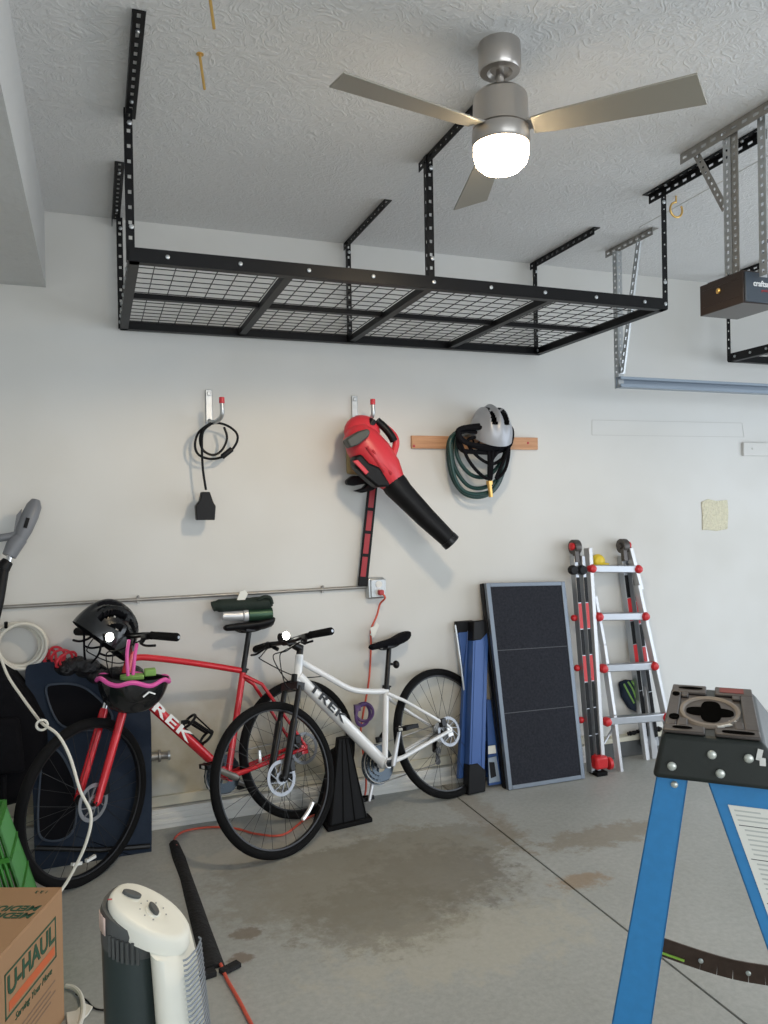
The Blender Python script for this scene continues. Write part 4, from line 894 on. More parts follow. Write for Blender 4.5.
# outer/dark rails with decals (the inner ladder sections)
def darkrail(p0, p1, w, txt=True, name='side_rail'):
    mb = MB(); mb.beam(p0, p1, w, .05, (0,1,0)); r0 = mb.build(name, M_alu, al, bevel=.003)
    if txt:
        q = MB(); d = (p1-p0); cols = (0,1,0,1,0,0,0)
        for i, c_ in enumerate(cols):
            a_ = .10+i*.122; q.beam(p0+d*a_+V((0,-.0265,0)), p0+d*(a_+.118)+V((0,-.0265,0)), w*.86, .002, (0,1,0), c_)
        q.build('decal', [M_plastic, M_redcap, M_whitetrim], r0, smooth=0)
    return r0
darkrail(L3(573.5,556,.02), L3(591,772,.02), .026); darkrail(L3(581,556,.01), L3(597,770,.01), .024)
darkrail(L3(621,556,.06), L3(645,745,.14), .03); darkrail(L3(629,560,.05), L3(655,745,.12), .028)
railb([L3(594,596,.055), L3(603,645,.045), L3(613,715,.0), L3(620,772,-.0)], .022, .045); 
railb([L3(643,640,.10), L3(655,770,.11)], .045, .03)
railb([L3(632,640,.14), L3(647,762,.10)], .03, .03)
mb = MB(); mb.tube([L3(604,744), L3(616,722,.03)], .006, 8); mb.build('brace', M_alu, al)
# hinges on top
for (u, v) in ((575,547),(623,546)):
    c_ = L3(u, v, .02); mb = MB(); Mh = frame_(V((0,1,0)), V((0,0,1)), V((1,0,0)), c_)
    mb.lathe([(.042,-.022),(.045,-.018),(.045,.018),(.042,.022)], 24, Mh); mb.lathe([(.020,-.036),(.020,.036)], 16, Mh); mb.beam(c_+V((-.012,-.02,-.01)), c_+V((-.012,-.03,-.09)), .028, .03, (0,1,0)); mb.beam(c_+V((.014,.0,-.01)), c_+V((.014,.0,-.09)), .028, .03, (0,1,0))
    hg = mb.build('hinge', mat('hinge_steel', (.10,.09,.085), .4, .6), al, bevel=.002)
    mb = MB(); sx = -1 if u < 600 else 1; mb.lathe([(.022,.0),(.024,.014),(.014,.022)], 16, frame_(V((0,1,0)), V((0,0,1))*sx, V((1,0,0))*sx, c_+V((sx*.022,-.012,.004)))); mb.build('hinge_lock', M_redcap, hg)
mb = MB()
for u in (573, 582): mb.lathe([(.026,-.02),(.030,0),(.026,.02)], 14, frame_(V((1,0,0)),V((0,0,1)),V((0,-1,0)),L3(u,570,-.02)))
mb.build('release_knob', M_plastic, al, bevel=.003)
for (u, v) in ((574,618),(577,668),(581,720)): mb = MB(); mb.ball(L3(u, v, .03), .02); mb.build('side_lock', M_redcap, al)
mb = MB(); p = L3(597,762); mb.box(p+V((-.0,-.01,.008)), (.085,.09,.075)); mb.build('foot', M_redcap, al, bevel=.014)
mb = MB(); mb.box(V((p.x,p.y-.01,.012)), (.075,.085,.024)); mb.build('rubber_foot', M_rubber, al, bevel=.004)
mb = MB(); p = L3(609,760); mb.lathe([(.036,-.012),(.036,.012)], 20, frame_(V((0,1,0)),V((0,0,1)),V((1,0,0)),V((p.x,p.y,.05)))); mb.build('tip_wheel', M_redcap, al, bevel=.004)
# yellow and green bits near it
yb = MB(); yb.lathe([(.04,0),(.045,.02),(.035,.045),(.01,.055)], 20, frame_(V((1,0,0)),V((0,0,1)),V((0,-1,0)),V((at(596,561,0).x,-.001,at(596,561,0).z)))); yb.slab([at(598,562,-.01), at(608,563,-.01), at(606,567,-.01), at(598,567,-.01)], (0,-.02,0))
tag(yb.build('tape_measure', M_yellow, bevel=.004), 'yellow plastic disc on the wall behind the top ladder rung', 'tape measure')
gp_ = thing('shin_guard', 'black pad with acid green stripes on wall between the ladder rails', 'pad', at(625,710,-.02))
P = [(617,682),(624,679),(634,680),(638,690),(641,700),(643,712),(636,712),(627,708),(620,697)]
mb = MB(); mb.slab([at(u, v, -.004) for u, v in P], (0,-.05,0)); mb.build('pad_body', M_navy, gp_, bevel=.015, segs=3)
mb = MB()
for L in (((624,684),(628,692),(634,703)),((628,682),(633,690),(637,702)),((632,681),(636,689),(638,698))): mb.tube(spline([at(u, v, -.055) for u, v in L], 4), .006, 6)
mb.build('stripe', M_greenacc, gp_)
ck = MB(); ck.tube(spline([(3.08,-.055,.145),(3.14,-.06,.15),(3.20,-.05,.16),(3.26,-.055,.15),(3.34,-.05,.145)],6), [.008+.012*random.random() for _ in range(25)], 8)
tag(ck.build('cable_bundle', M_plastic), 'short black cable lying on the wall ledge behind the ladder', 'cable')
tag(rp.build('water_pipe', M_whitetrim), 'white pipe running low along the wall at right edge', 'pipe')
# hose bib
fc = thing('wall_faucet', 'small metal hose tap low on the wall behind the red bicycle', 'tap', at(156,757,-.05))
p = at(150,757,-.03)
MB().tube([p, p+V((.05,0,0)), p+V((.09,-.01,0))], [.022,.018,.018], 14).lathe([(.03,-.006),(.03,.006)], 14, frame_(V((0,1,0)),V((0,0,1)),V((1,0,0)),p+V((.045,0,0)))).tube([p+V((0,.03,0)),p],.014,10).build('body', M_galv2, fc, bevel=.002)
MB().lathe([(.024,-.005),(.024,.005)], 12, frame_(V((0,1,0)),V((0,0,1)),V((1,0,0)),p+V((.09,-.01,0)))).build('handwheel', M_galv, fc)

# ------------------------------------------------------------------ left clutter
# navy fabric trailer panel behind red front wheel
nb = thing('folded_fabric_chair', 'large navy fabric folded chair with charcoal mesh panels behind the red front wheel', 'folded chair', (0,-.12,0))
def NB(u, v, k=0):
    d = ray(u, v); s = .20; y0 = -.235+k; t = (y0+s*CAM.z-CAM.y)/(d.y-s*d.z); return CAM+d*t
def pillow(outline, thick, k, name, m, parent, rnd=.02):
    mb = MB(); P = spline([NB(u, v, k) for u, v in outline], 4, True); nrm = V((0,-1,.2)).normalized(); mb.slab(P, nrm*thick); return mb.build(name, m, parent, bevel=rnd, segs=3)
pillow([(26,672),(36,664),(62,662),(96,668),(130,682),(148,700),(151,760),(151,852),(150,862),(60,868),(38,868),(34,800),(30,720)], .05, 0, 'fabric_panel', M_navy, nb)
pillow([(46,690),(58,684),(80,686),(98,698),(112,716),(104,728),(80,730),(58,722)], .012, -.052, 'mesh_panel', M_darkfab, nb, .005)
pillow([(44,752),(54,748),(66,762),(76,790),(74,828),(60,840),(42,838),(38,820),(40,780)], .012, -.052, 'mesh_panel', M_darkfab, nb, .005)
M_pip = mat('slate_piping', (.045,.06,.085), .7)
for ol in ([(46,690),(58,684),(80,686),(98,698),(112,716),(104,728),(80,730),(58,722)], [(44,752),(54,748),(66,762),(76,790),(74,828),(60,840),(42,838),(38,820),(40,780)]):
    mb = MB(); mb.tube(spline([NB(u, v, -.062) for u, v in ol], 5, True), .006, 6, True); mb.build('piping', M_pip, nb)
mb = MB(); mb.tube([NB(36,664,-.01), NB(62,660,-.01), NB(100,666,-.01), NB(148,700,-.01)], .012, 8); mb.tube([NB(36,848,-.065), NB(100,850,-.06), NB(150,846,-.06)], .012, 8); mb.build('frame_tube', M_satin, nb)
# black bag on top
bgp = MB(); 
for i in range(7):
    u = 66+i*10.5; bgp.ball(NB(u, 668-5*math.sin(i*1.3)+i*1.6, -.03), (.055+.02*random.random(), .05, .035+.015*random.random()), Mx.Rotation(random.random()*.8-.4,4,'Y'), 14, 8)
bo_ = bgp.build('crumpled_bag', mat('black_bin_liner', (.012,.012,.014), .3, bump=(28,1,.03)), smooth=70); tag(bo_, 'crumpled shiny black plastic bag lying on top of the navy chair', 'bag')
# red cord bundle
rc = MB(); 
for i, (u0, v0, rr_) in enumerate(((52,662,.035),(57,660,.04),(62,663,.045),(68,664,.04),(60,666,.03))):
    rc.ring(NB(u0, v0-5, -.03-.012*i)+V((0,0,.0)), rr_, .006, Mx.Rotation(PI/2+.2*i,4,'X') @ Mx.Rotation(.5*i-1,4,'Y'), 24, 8)
rc.tube(spline([NB(40,643,.02), NB(45,645,.0), NB(47,652,-.01), NB(44,660,-.02), NB(52,667,-.03), NB(70,668,-.04)],5), .008, 8)
tag(rc.build('red_cord_bundle', M_redcord), 'bundle of bright red cord tossed on top of the navy chair', 'cord')
# white tubing coil on the wall
hc = thing('hose_coil', 'coil of white vinyl hose hanging on the wall at left edge', 'hose', at(20,668,-.06))
mb = MB()
for i in range(5): mb.ring(at(16+1.6*i, 645.5+.8*(i%3), -.03-.017*i), .104-.008*(i%2), .0085, Mx.Rotation(PI/2,4,'X'), 40, 8)
mb.build('coil', M_pvc, hc)
MB().tube([at(6,626,-.0), at(6,627,-.12), at(6,622,-.125)], .008, 8).build('peg', M_plastic, hc)
wl = thing('white_cable', 'white cable looping down in front of the red front wheel', 'cable', at(60,888,-.95))
mb = MB(); mb.tube(spline([at(-4,640,-.20), at(0,655,-.25), at(8,676,-.32), at(22,697,-.42), at(36,716,-.55), at(43,724,-.72), at(58,735,-.80), at(70,757,-.85), at(80,790,-.90), at(91,815,-.93), at(86,843,-.95), at(72,873,-.97), at(60,892,-1.0), at(48,905,-1.05)+V((0,.0,0)), V((-.30,-1.08,.05)), V((-.34,-1.1,.008))], 7), .006, 8); 
mb.ring(at(42,725,-.71), .020, .005, Mx.Rotation(PI/2,4,'X'), 20, 6); mb.build('cord', M_pvc, wl)
# black backpack left edge
bp_ = thing('backpack', 'black fabric backpack hanging on the wall at the left edge', 'backpack', at(10,780,-.2))
mb = MB(); mb.slab([at(u, v, -.02) for u, v in ((-70,672),(-40,655),(-5,652),(18,668),(36,690),(48,712),(50,735),(40,765),(26,788),(5,792),(-30,795),(-72,790))], (0,-.24,0)); 
bo1 = mb.build('bag_body', M_blackfab, bp_, bevel=.05, segs=4)
mb = MB(); mb.slab([at(u, v, -.26) for u, v in ((-50,720),(20,716),(26,770),(-45,776))], (0,-.045,0)); mb.build('front_pocket', M_blackfab, bp_, bevel=.02, segs=3)
mb = MB(); mb.tube(spline([at(4,775,-.27), at(4,800,-.29), at(7,835,-.28), at(12,866,-.25)], 6), .012, 8); mb.build('strap', M_blackfab, bp_); mb = MB(); mb.tube([at(-12,656,-.0), at(-12,650,-.13), at(-12,658,-.15)], .012, 8); mb.build('hanging_loop', M_blackfab, bp_)
# string trimmer top-left
stt_ = thing('string_trimmer', 'grey cordless string trimmer handle leaning on the wall at left edge', 'string trimmer', (-.75,-.5,0))
Pn = lambda u, v, k=0: at(u, v, -.14-.0012*(v-500)+k)
p0, p1 = Pn(34,504), Pn(22,537)
mb = MB(); mb.tube([Pn(36,500), Pn(34,506), Pn(30,516), Pn(24,530), Pn(20,539)], [.018,.032,.036,.034,.028], 14, sq=1.1); mb.tube(spline([Pn(24,532), Pn(12,536), Pn(0,538), Pn(-14,540)], 5), .018, 12); mb.tube([Pn(20,538), Pn(14,546), Pn(9,556)], [.034,.036,.03], 14); mb.slab([Pn(14,534,.02), Pn(17,515,.02), Pn(22,509,.02), Pn(20,533,.02)], (0,-.03,0)); mb.build('handle_housing', M_grey, stt_, smooth=60)
mb = MB(); mb.beam(Pn(28,518,-.036), Pn(25,528,-.036), .016, .006, (0,1,0)); mb.build('label_plate', M_plastic, stt_)
mb = MB(); mb.tube([Pn(12,549), Pn(7,566)], .014, 12); mb.build('steel_collar', M_chrome, stt_)
mb = MB(); mb.tube([Pn(8,561), Pn(4,566), Pn(3,570)], [.024,.03,.028], 12); mb.tube([Pn(4,566), Pn(-2,600), Pn(-8,630)], [.024,.026,.022], 12); foot = V((-.80,-.55,.06)); mb.tube([Pn(-6,625), foot], .014, 12); mb.build('shaft', M_plastic, stt_)
mb = MB(); mb.lathe([(.05,0),(.06,.02),(.05,.09),(.02,.12)], 18, Mx.Translation(V((-.80,-.55,0)))); mb.build('trimmer_head', M_plastic, stt_)

# green crate
gc = thing('plastic_crate', 'lime green slatted plastic crate on the floor behind the cardboard box', 'crate', (-.75,-1.12,0))
mb = MB(); pass
P1, P2 = at(-1,826,-1.22), at(21,888,-1.22); zt_ = P1.z; xB = P2.x+(P2.x-P1.x)/(P1.z-P2.z)*P2.z; xT = P1.x
base_ = [V((xB,-1.0,0)), V((xB,-1.28,0)), V((xB-.75,-1.28,0)), V((xB-.75,-1.0,0))]; top_ = [V((xT,-1.04,zt_)), V((xT,-1.24,zt_)), V((xB-.75+.13,-1.24,zt_)), V((xB-.75+.13,-1.04,zt_))]
mb = MB()
for i in range(4):
    j = (i+1) % 4; n_ = 14 if i % 2 == 0 else 34
    for k_ in range(n_+1): t_ = k_/n_; mb.beam(base_[i].lerp(base_[j], t_), top_[i].lerp(top_[j], t_), .009, .008, (0,0,1) if False else (1,1,0))
    for t_ in (0,.2,.4,.6,.8,1): mb.beam(base_[i].lerp(top_[i], t_)+V((0,0,.008)), base_[j].lerp(top_[j], t_)+V((0,0,.008)), .012, .016 if 0 < t_ < 1 else .03, (0,0,1))
mb.slab([p+V((0,0,-.004)) for p in top_], (0,0,.008))
mb.build('slatted_wall', M_crate, gc, bevel=0)

# cardboard box
cbx = thing('cardboard_box', 'brown cardboard moving box with green and orange lettering at lower left', 'box', (-.4,-1.6,0))
corner = V((-.121,-1.417,0)); fx = V((-.139,-.339,0)).normalized(); fy = V((fx.y, -fx.x, 0)); 
if fy.x > 0: fy = -fy
S, S2, Hb = .46, .46, .41
p00 = corner; p10 = corner+fx*S; p01 = corner+fy*S2; p11 = corner+fx*S+fy*S2
mb = MB(); mb.slab([p00, p10, p11, p01], (0,0,Hb-.004)); body = mb.build('carton', M_card, cbx, bevel=.002)
up_ = V((0,0,1)); outn = -fy   # right face normal
mb = MB(); e = .001; mb.slab([p00+V((0,0,Hb-.004))+fy*e, p10+V((0,0,Hb-.004))+fy*e, p10+fy*(S2/2-.002)+V((0,0,Hb-.004)), p00+fy*(S2/2-.002)+V((0,0,Hb-.004))], (0,0,.006)); mb.build('top_flap', M_card, cbx)
mb = MB(); mb.slab([p00+V((0,0,Hb-.004))+fy*(S2/2+.002), p10+V((0,0,Hb-.004))+fy*(S2/2+.002), p11+V((0,0,Hb-.004)), p01+V((0,0,Hb-.004))], (0,0,.006)); mb.build('top_flap', M_card, cbx)
# prints: right face (X axis of text runs from near to far = -fx, seen from +x side)
def FM(face, a, h, w=0):
    if face == 'r': return frame_(-fx, up_, outn, p10 - fx*a + up_*h + outn*.0015)
    return frame_(-fy*-1, fx, -up_, V((0,0,0)))
Mr = lambda a, h: frame_(-fx, up_, outn, p10 - fx*a + up_*h + outn*.0012)
cx_, hz_ = .262, .285
lg = MB(); w_, h_ = .30, .125
def band(m_, a0, a1, h0, h1, mi=0, dz=0): 
    q = [p10-fx*a0+up_*h0, p10-fx*a1+up_*h0, p10-fx*a1+up_*h1, p10-fx*a0+up_*h1]; m_.slab([v_+outn*(.0006+dz) for v_ in q], outn*.0006, mi)
band(lg, cx_-w_/2, cx_+w_/2, hz_+h_/2-.006, hz_+h_/2); band(lg, cx_-w_/2, cx_+w_/2, hz_-h_/2, hz_-h_/2+.006); band(lg, cx_-w_/2, cx_-w_/2+.006, hz_-h_/2, hz_+h_/2); band(lg, cx_+w_/2-.006, cx_+w_/2, hz_-h_/2, hz_+h_/2)
band(lg, cx_-w_/2+.02, cx_+w_/2-.012, hz_-h_/2+.014, hz_-h_/2+.040, 1)
lg.build('printed_logo', [M_uh_green, M_uh_org], body, smooth=0)
text('lettering', 'U-HAUL', .076, Mr(cx_, hz_+.018), M_uh_green, body, bold=.002)
text('lettering', 'Serving Your Move', .028, Mr(.27, hz_-.085), M_uh_green, body, shear=.3)
pl = MB()
for i in range(4): band(pl, .12, .40-.03*(i % 2), .155-.016*i, .160-.016*i)
pl.build('small_print', M_uh_grey, body, smooth=0)
# top print: MEDIUM, upside down to the viewer
c_t = atz(14,908,Hb+.003)
Xt = -(-fy); Mt_ = frame_(fy, fx, V((0,0,1)), c_t) if fy.cross(fx).z > 0 else frame_(fy, -fx, V((0,0,1)), c_t)
for i in range(2):
    text('lettering', 'MEDIUM', .042, Mx.Translation(fx*(.04*i)) @ Mt_, M_uh_green, body, shear=.2, bold=.001)
text('lettering', '1 2 3', .02, Mx.Translation(-c_t+p00+fy*.05+fx*.03+V((0,0,Hb+.003))) @ Mt_, M_uh_green, body)

# space heater tower -------------------------------------------------
Mh = Mx.Translation((.088,-2.30,0)) @ Mx.Rotation(math.radians(-28), 4, 'Z')
he = thing('space_heater', 'white and dark grey tower space heater with control dials on top, lower left', 'heater', M=Mh)
HZ = .735
def sect(z, k, x0=-.095, x1=.10, w=.075, n=32, slope=0, yk=1.0):
    pts = []; off = .045*(1-z/HZ)
    for i in range(n):
        a0 = 2*PI*i/n; cxn, sn = math.cos(a0), math.sin(a0)
        x = (x0+x1)/2 + (x1-x0)/2*math.copysign(abs(cxn)**.8, cxn); y = w*yk*math.copysign(abs(sn)**.8, sn)*(1-.22*max(0,cxn)); pts.append(V((x*k+off, y*k, z+slope*x)))
    return pts
def loft(secs, m=0, mb=None):
    mb = mb or MB(); n = len(secs[0]); vs = [p for s in secs for p in s]; fs = [(i*n+k_, i*n+(k_+1)%n, (i+1)*n+(k_+1)%n, (i+1)*n+k_) for i in range(len(secs)-1) for k_ in range(n)]
    fs += [tuple(range(n))[::-1], tuple((len(secs)-1)*n+k_ for k_ in range(n))]; mb.add(vs, fs, m); return mb
SLP = -.50
loft([sect(.03,1.25,-.095,.03), sect(.35,1.12,-.095,.03), sect(.60,1.02,-.095,.03), sect(.665,1.0,-.095,.03,slope=-.3)]).build('rear_shell', M_heat_d, he, world=False, smooth=60)
mb = loft([sect(.655,1.012,-.095,.03,slope=-.3), sect(.700,1.0,-.095,.04,slope=SLP), sect(.712,.95,-.095,.05,slope=SLP)])
for i in range(7):
    a0 = 4.35+i*.15; c_ = sect(.672, 1.02, -.095, .03, slope=-.3); p = V((-.03+.066*math.cos(a0)+.005, .079*math.sin(a0), .672-.3*(-.03+.066*math.cos(a0)))); mb.beam(p+V((0,0,-.022)), p+V((0,0,.022)), .005, .006, (1,0,0))
mb.build('ribbed_collar', M_heat_m, he, world=False, smooth=60)
loft([sect(.03,1.2,.02,.088,.080), sect(.35,1.1,.02,.088,.080), sect(.60,1.0,.02,.088,.080), sect(.69,1,.02,.080,.076,slope=SLP)]).build('front_bezel', M_heat_w, he, world=False, smooth=60)
loft([sect(.690,1,-.080,.085,.072,slope=SLP), sect(.718,1.0,-.080,.088,.070,slope=SLP), sect(.728,.97,-.078,.086,.066,slope=SLP), sect(.731,.90,-.076,.084,.062,slope=SLP)]).build('control_top', M_heat_w, he, world=False, smooth=60)
g_ = MB()
for i in range(58):
    z = .05+i*.0105; k_ = 1.2-.2*(z/.66); o_ = .045*(1-z/HZ); pts = [V((.090*k_+o_,-.044*k_,z)), V((.096*k_+o_,-.040*k_,z)), V((.099*k_+o_,-.03*k_,z)), V((.103*k_+o_,0,z)), V((.099*k_+o_,.03*k_,z)), V((.096*k_+o_,.040*k_,z)), V((.090*k_+o_,.044*k_,z))]; g_.tube(pts, .0022, 5)
g_.build('front_grille', M_grille, he, world=False)
loft([sect(.05,1.10,.03,.090,.050), sect(.60,.96,.03,.090,.050)]).build('grille_backing', mat('grille_dark_core', (.08,.09,.11), .5, .4), he, world=False)
loft([sect(0,1.45,-.11,.11,.09), sect(.02,1.42,-.11,.11,.09), sect(.032,1.25,-.1,.1,.085)]).build('base', M_heat_d, he, world=False)
Mt0 = lambda x, y: Mx.Translation((x, y, .7315+SLP*x)) @ Mx.Rotation(math.atan(-SLP), 4, 'Y')
for (x, y, s_, an) in ((-.040,.006,.021,.35),(.012,.0,.018,-.6)):
    mb = MB(); mb.lathe([(s_,-.003),(s_,.0012)], 24, Mt0(x,y), 0)
    P = [(s_*1.0*math.cos(t_)*1.0, s_*.42*math.sin(t_)) for t_ in [2*PI*i/16 for i in range(16)]]
    mb.prism(P, .001, .009, Mt0(x,y) @ Mx.Rotation(an,4,'Z'), 1)
    mb.build('control_dial', [M_heat_w, M_heat_m], he, world=False, bevel=.0015)
mb = MB()
for i in range(8):
    a0 = .4+i*.68; M_ = Mt0(.012+.027*math.cos(a0)*1.0, .027*math.sin(a0)); mb.prism([(-.0015,-.0015),(.0015,-.0015),(.0015,.0015),(-.0015,.0015)], 0, .0008, M_)
M_ = Mt0(-.062,-.032) @ Mx.Rotation(.9,4,'Z'); mb.prism([(-.012,-.0015),(.012,-.0015),(.012,.0015),(-.012,.0015)], 0, .0008, M_, 1)
mb.build('dial_mark', [M_ink, M_redprint], he, world=False)
mb = MB()
for t0, t1 in ((3.80,3.98),(3.98,4.16),(4.16,4.34)):
    q = []
    for t_ in (t0, t1):
        cxn, sn = math.cos(t_), math.sin(t_); x = -.0325+.0635*math.copysign(abs(cxn)**.8,cxn); y = .0765*math.copysign(abs(sn)**.8,sn); q.append((x*1.02+.004, y*1.02))
    mb.add([V((q[0][0],q[0][1],.690-.3*q[0][0])), V((q[1][0],q[1][1],.690-.3*q[1][0])), V((q[1][0],q[1][1],.722-.3*q[1][0]+.004)), V((q[0][0],q[0][1],.722-.3*q[0][0]+.004))], [(0,1,2,3)])
lbl = mb.build('warning_label', M_label, he, world=False); so_m = lbl.modifiers.new('thick','SOLIDIFY'); so_m.thickness = .0012

# white plug cable on the floor
wp = MB(); wp.tube(spline([atz(66,986,.012), atz(74,988,.012), atz(81,996,.012), atz(83,1010,.012), atz(80,1024,.012), atz(74,1036,.008)], 7), .0075, 8)
tag(wp.build('power_cord', M_pvc), 'white cord curling on the floor beside the cardboard box', 'cord')
wp = MB(); wp.slab([atz(66,1014,.004), atz(76,1012,.004), atz(84,1004,.004), atz(93,1008,.004), atz(88,1016,.004), atz(80,1024,.004), atz(68,1030,.004)], (0,0,.006)); tag(wp.build('plastic_pouch', M_pvc, bevel=.002), 'small clear white plastic pouch on the floor under the white cord', 'bag')
wp = MB(); wp.tube(spline([atz(76,994,.005), atz(86,1000,.005), atz(94,1008,.005), atz(104,1010,.005), atz(116,1008,.005)], 6), .0028, 6)
tag(wp.build('heater_cord', M_plastic), 'thin black cord running along the floor to the heater', 'cord')

# ------------------------------------------------------------------ foreground stepladder
cen = V((1.207,-2.743,0)); wd = V((.69,.724,0)).normalized(); ad = V((wd.y,-wd.x,0))
Msl = frame_(ad, wd, V((0,0,1)), cen)
sl = thing('stepladder', 'blue fibreglass stepladder with scuffed black top cap in the right foreground', 'stepladder', M=Msl)
ZT = 1.14; hw_ = .2
c0, c1, d0, d1 = -.084, .090, -.102, .15
mb = MB(); zb = ZT-.085
ya, yb_ = -.203, .203
vs = [V((c0,ya,ZT)), V((c1,ya,ZT)), V((c1,yb_,ZT)), V((c0,yb_,ZT)), V((d0,ya-.012,zb)), V((d1,ya-.012,zb)), V((d1,yb_+.012,zb)), V((d0,yb_+.012,zb))]
mb.add(vs, [(0,1,5,4),(1,2,6,5),(2,3,7,6),(3,0,4,7),(4,5,6,7),(0,3,2,1)]); cap = mb.build('top_cap', M_cap, sl, world=False, bevel=.010, segs=3)
# top tray: raised blocks leaving a V channel and wells
mb = MB(); z0 = ZT; t_ = .007
def blk(x0, x1, y0, y1): mb.box(((x0+x1)/2,(y0+y1)/2,z0+t_/2), (x1-x0,y1-y0,t_))
blk(c0+.002, -.008, ya+.004, -.155); blk(.010, c1-.002, ya+.004, -.155); blk(c0+.002, -.008, .125, yb_-.004); blk(.010, c1-.002, .125, yb_-.004)
blk(c0+.002, -.060, -.155, .125); blk(.062, c1-.002, -.155, .125); blk(-.060, -.04, -.155, -.10); blk(.045, .062, -.155, -.10); blk(-.060,-.045,.09,.125); blk(.045,.062,.09,.125)
mb.build('tray_rim', M_captop, cap, world=False, bevel=.003)
mb = MB(); mb.box((0,-.015,z0+.0006), (.118,.27,.0012)); mb.build('tray_floor', M_captop, cap, world=False)
def slot(x, y, rx, ry, z, k=2.6):
    m_ = MB(); P = []
    for i in range(28):
        a0 = 2*PI*i/28; P.append((x+rx*math.copysign(abs(math.cos(a0))**(2/k), math.cos(a0)), y+ry*math.copysign(abs(math.sin(a0))**(2/k), math.sin(a0))))
    m_.prism(P, z, z+.0012); m_.build('slot_shade', M_slotshade, cap, world=False, smooth=0)
slot(0,-.02,.046,.036,z0+.0012,3); slot(.002,-.015,.020,.085,z0+.0016,3); zt3 = z0+t_
slot(-.048,-.177,.018,.009,zt3,2); slot(.050,-.18,.028,.009,zt3,3); slot(-.066,-.10,.010,.022,zt3,2); slot(-.042,.165,.026,.012,zt3,2); slot(-.071,.10,.008,.02,zt3,2)
mb = MB(); mb.ring((0,-.015,z0+.0005), 1, .006/.06, None, 40, 6); mb.v = [V((p.x*.055, (p.y+.015)*.115-.015, z0+.001+(p.z-z0)*.05)) for p in mb.v]; mb.build('well_lip', mat('scuffed_lip', (.20,.175,.15), .6), cap, world=False)
mb = MB(); mb.box((.045,.165,z0+t_+.0006), (.05,.045,.001)); mb.build('warning_label', mat('faded_red_label', (.20,.04,.035), .6), cap, world=False)
mb = MB(); 
for x, y, s_ in ((.03,-.12,.010),(.042,-.09,.006),(.02,-.135,.006)): mb.box((x,y,z0+.0035), (s_*2.2,s_,.003), Mx.Rotation(.5,3,'Z'))
mb.build('paint_spatter', M_whitetrim, cap, world=False); mb = MB(); mb.box((.084,-.2085,ZT-.022),(.009,.003,.020),Mx.Rotation(.2,3,'Y')); mb.box((.089,-.2098,ZT-.034),(.010,.003,.014)); mb.build('paint_spatter', M_whitetrim, cap, world=False)
for x, z in ((-.066,ZT-.058),(.004,ZT-.030),(.066,ZT-.030),(.018,ZT-.062)):
    mb = MB(); mb.ball((x, ya-.004-(ZT-z)*.14, z), (.0085,.005,.0085)); mb.build('rivet', M_rivet, cap, world=False)
# rails (flare towards floor in both directions)
def railp(name, x_top, x_bot, w_top, w_bot, sgn, flange=.028):
    mb = MB(); zt2 = ZT-.05
    yt = sgn*.188; ybt = sgn*.27
    wv0, wv1 = w_top/2, w_bot/2
    vs = []
    for (z, x, y, w2) in ((zt2,x_top,yt,wv0),(0.012,x_bot,ybt,wv1)):
        for dx in (-w2, w2):
            for dy in (0, -sgn*.004): vs.append(V((x+dx, y+dy, z)))
    mb.add(vs, [(0,2,6,4),(1,5,7,3),(0,4,5,1),(2,3,7,6),(0,1,3,2),(4,6,7,5)])
    for sx in (-1, 1):
        vs = []
        for (z, x, y, w2) in ((zt2,x_top,yt,wv0),(0.012,x_bot,ybt,wv1)):
            for dx in (sx*w2, sx*(w2-.004)):
                for dy in (0, -sgn*flange): vs.append(V((x+dx, y+dy, z)))
        mb.add(vs, [(0,2,6,4),(1,5,7,3),(0,4,5,1),(2,3,7,6),(0,1,3,2),(4,6,7,5)])
    o = mb.build(name, M_blueladder, sl, world=False, bevel=.0012)
    f_ = MB(); f_.box((x_bot, ybt-sgn*.012, .012), (w_bot+.015,.04,.024)); f_.build('rubber_foot', M_rubber, o, world=False, bevel=.004)
    return o
XR0, XR1, XF0, XF1 = -.061, -.240, .037, .40
rr1 = railp('rear_rail', XR0, XR1, .056, .088, -1); railp('rear_rail', XR0, XR1, .056, .075, 1)
fr1 = railp('front_rail', XF0, XF1, .108, .11, -1); railp('front_rail', XF0, XF1, .10, .10, 1)
mb = MB(); mb.ball((XR0-.002, -.192, ZT-.1), (.007,.005,.007)); mb.build('rivet', M_rivet, rr1, world=False)
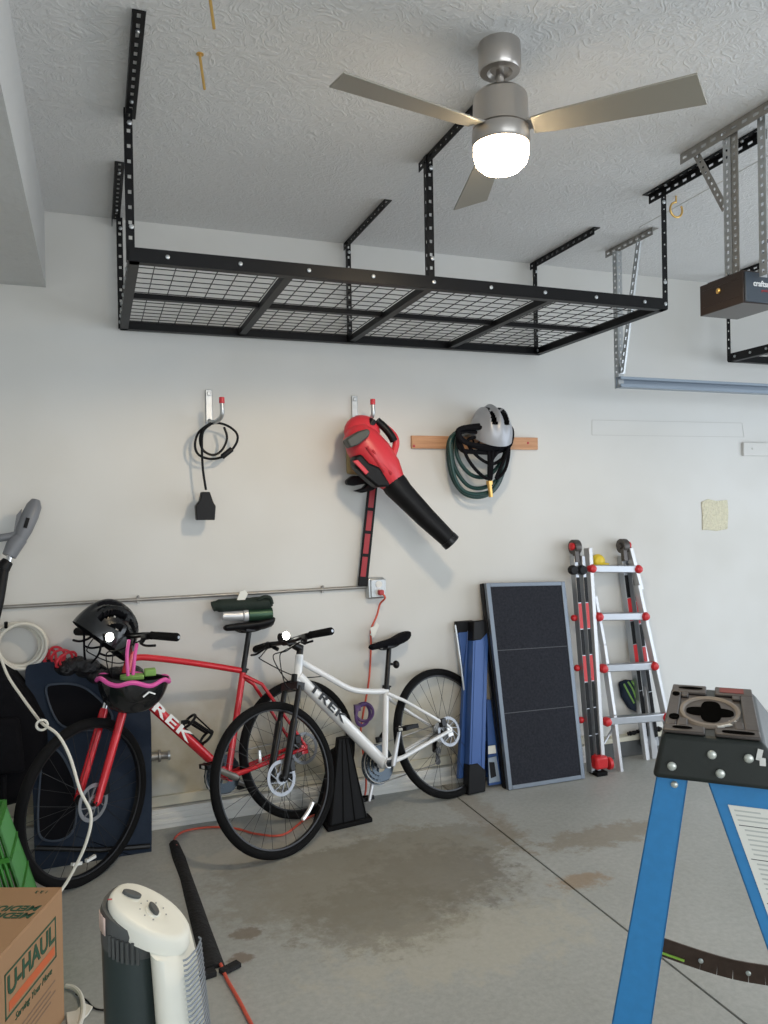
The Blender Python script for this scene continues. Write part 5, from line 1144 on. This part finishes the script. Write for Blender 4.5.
# steps between front rails and rear braces
def lin(a, b_, z): return a+(b_-a)*(1-(z/(ZT-.05)))
for z in (.28,.56,.84):
    x = lin(XF0, XF1, z); yy = lin(.185,.265,z); mb = MB(); mb.box((x,0,z), (.08,2*yy,.022)); mb.box((x-.04,0,z-.01),(.006,2*yy,.03)); mb.build('step', M_alu, sl, world=False, bevel=.003)
for z in (.20,.60,.95):
    x = lin(XR0, XR1, z); yy = lin(.185,.265,z); mb = MB(); mb.box((x,0,z), (.012,2*yy-.02,.03)); mb.build('rear_brace', M_alu, sl, world=False, bevel=.002)
for sg in (-1, 1):
    z = .475; yy = sg*lin(.188,.27,z); x0_, x1_ = lin(XR0,XR1,z), lin(XF0,XF1,z)
    pts = spline([V((x0_+.01, yy, z+.02)), V((x0_*.5+x1_*.5, yy, z-.006)), V((x1_-.02, yy, z+.006))], 6); mb = MB()
    for p, q in zip(pts[:-1], pts[1:]): mb.beam(p, q, .004, .046, (0,0,1))
    for p in (pts[4], pts[7]): mb.ball(p+V((0,-.004,0)), (.006,.003,.006), m=1)
    so3 = mb.build('spreader', [M_brown, M_rivet], sl, world=False, smooth=30)
    g = MB()
    for a_, b_ in ((0,3),(9,12)):
        g.beam(pts[a_]+V((0,-.004,-.013)), pts[b_]+V((0,-.004,-.013)), .003, .005, (0,0,1))
    g.build('spreader_stripe', M_greenst, so3, world=False)
# instruction label on the near front rail
lbm = MB(); 
def RL(s, z): x = lin(XF0, XF1, z); y = -lin(.188,.27,z)-.0012; return V((x+s, y, z))
lbm.slab([RL(-.030,.72), RL(.040,.72), RL(.038,1.015), RL(-.032,1.015)], V((0,-.0006,0))); lo = lbm.build('instruction_label', M_paper, fr1, world=False)
g = MB()
for i in range(34):
    z = 1.005-i*.0083; s1 = .034 if i % 5 else .02; 
    if i in (3, 10, 19, 28): g.slab([RL(-.025,z), RL(.034,z), RL(.034,z+.0012), RL(-.025,z+.0012)], V((0,-.0012,0)), 1)
    else: g.slab([RL(-.018 if i > 3 else -.024,z), RL(s1,z), RL(s1,z+.0026), RL(-.018 if i > 3 else -.024,z+.0026)], V((0,-.0012,0)))
g.build('label_print', [mat('pale_print', (.52,.53,.50), .6), mat('dark_print', (.06,.06,.06), .6)], lo, world=False, smooth=0)

# ------------------------------------------------------------------ light
W = bpy.data.worlds.new('world'); SC.world = W; W.use_nodes = True
bgn = W.node_tree.nodes['Background']; bgn.inputs[0].default_value = (.75,.86,1,1); bgn.inputs[1].default_value = 1.0
def area(name, loc, rot, sx, sy, power, col):
    l = bpy.data.lights.new(name, 'AREA'); l.shape = 'RECTANGLE'; l.size = sx; l.size_y = sy; l.energy = power; l.color = col
    o = bpy.data.objects.new(name, l); COL.objects.link(o); o.location = loc; o.rotation_euler = rot; return o
# daylight through the open garage door (right wall)
area('door_daylight', (XR-.02,-3.4,1.2), (0, PI/2, 0), 2.3, 5.3, 76, (.86,.93,1))
# unseen fill: broad cool light on the closed wall behind the camera
area('rear_fill', (1.6,YF+.03,1.6), (PI/2, 0, 0), 5.5, 2.2, 125, (.88,.94,1))
pl_ = bpy.data.lights.new('fan_lamp', 'SPOT'); pl_.spot_size = math.radians(168); pl_.spot_blend = .25; pl_.energy = 46; pl_.color = (1,.80,.55); pl_.shadow_soft_size = .07
po = bpy.data.objects.new('fan_lamp', pl_); COL.objects.link(po); po.location = (FX,FY,2.555)

vs_ = SC.view_settings; SC.display_settings.display_device = 'sRGB'
vs_.view_transform = 'Standard'; vs_.look = 'None'; vs_.gamma = 1; vs_.use_curve_mapping = False; vs_.exposure = .13
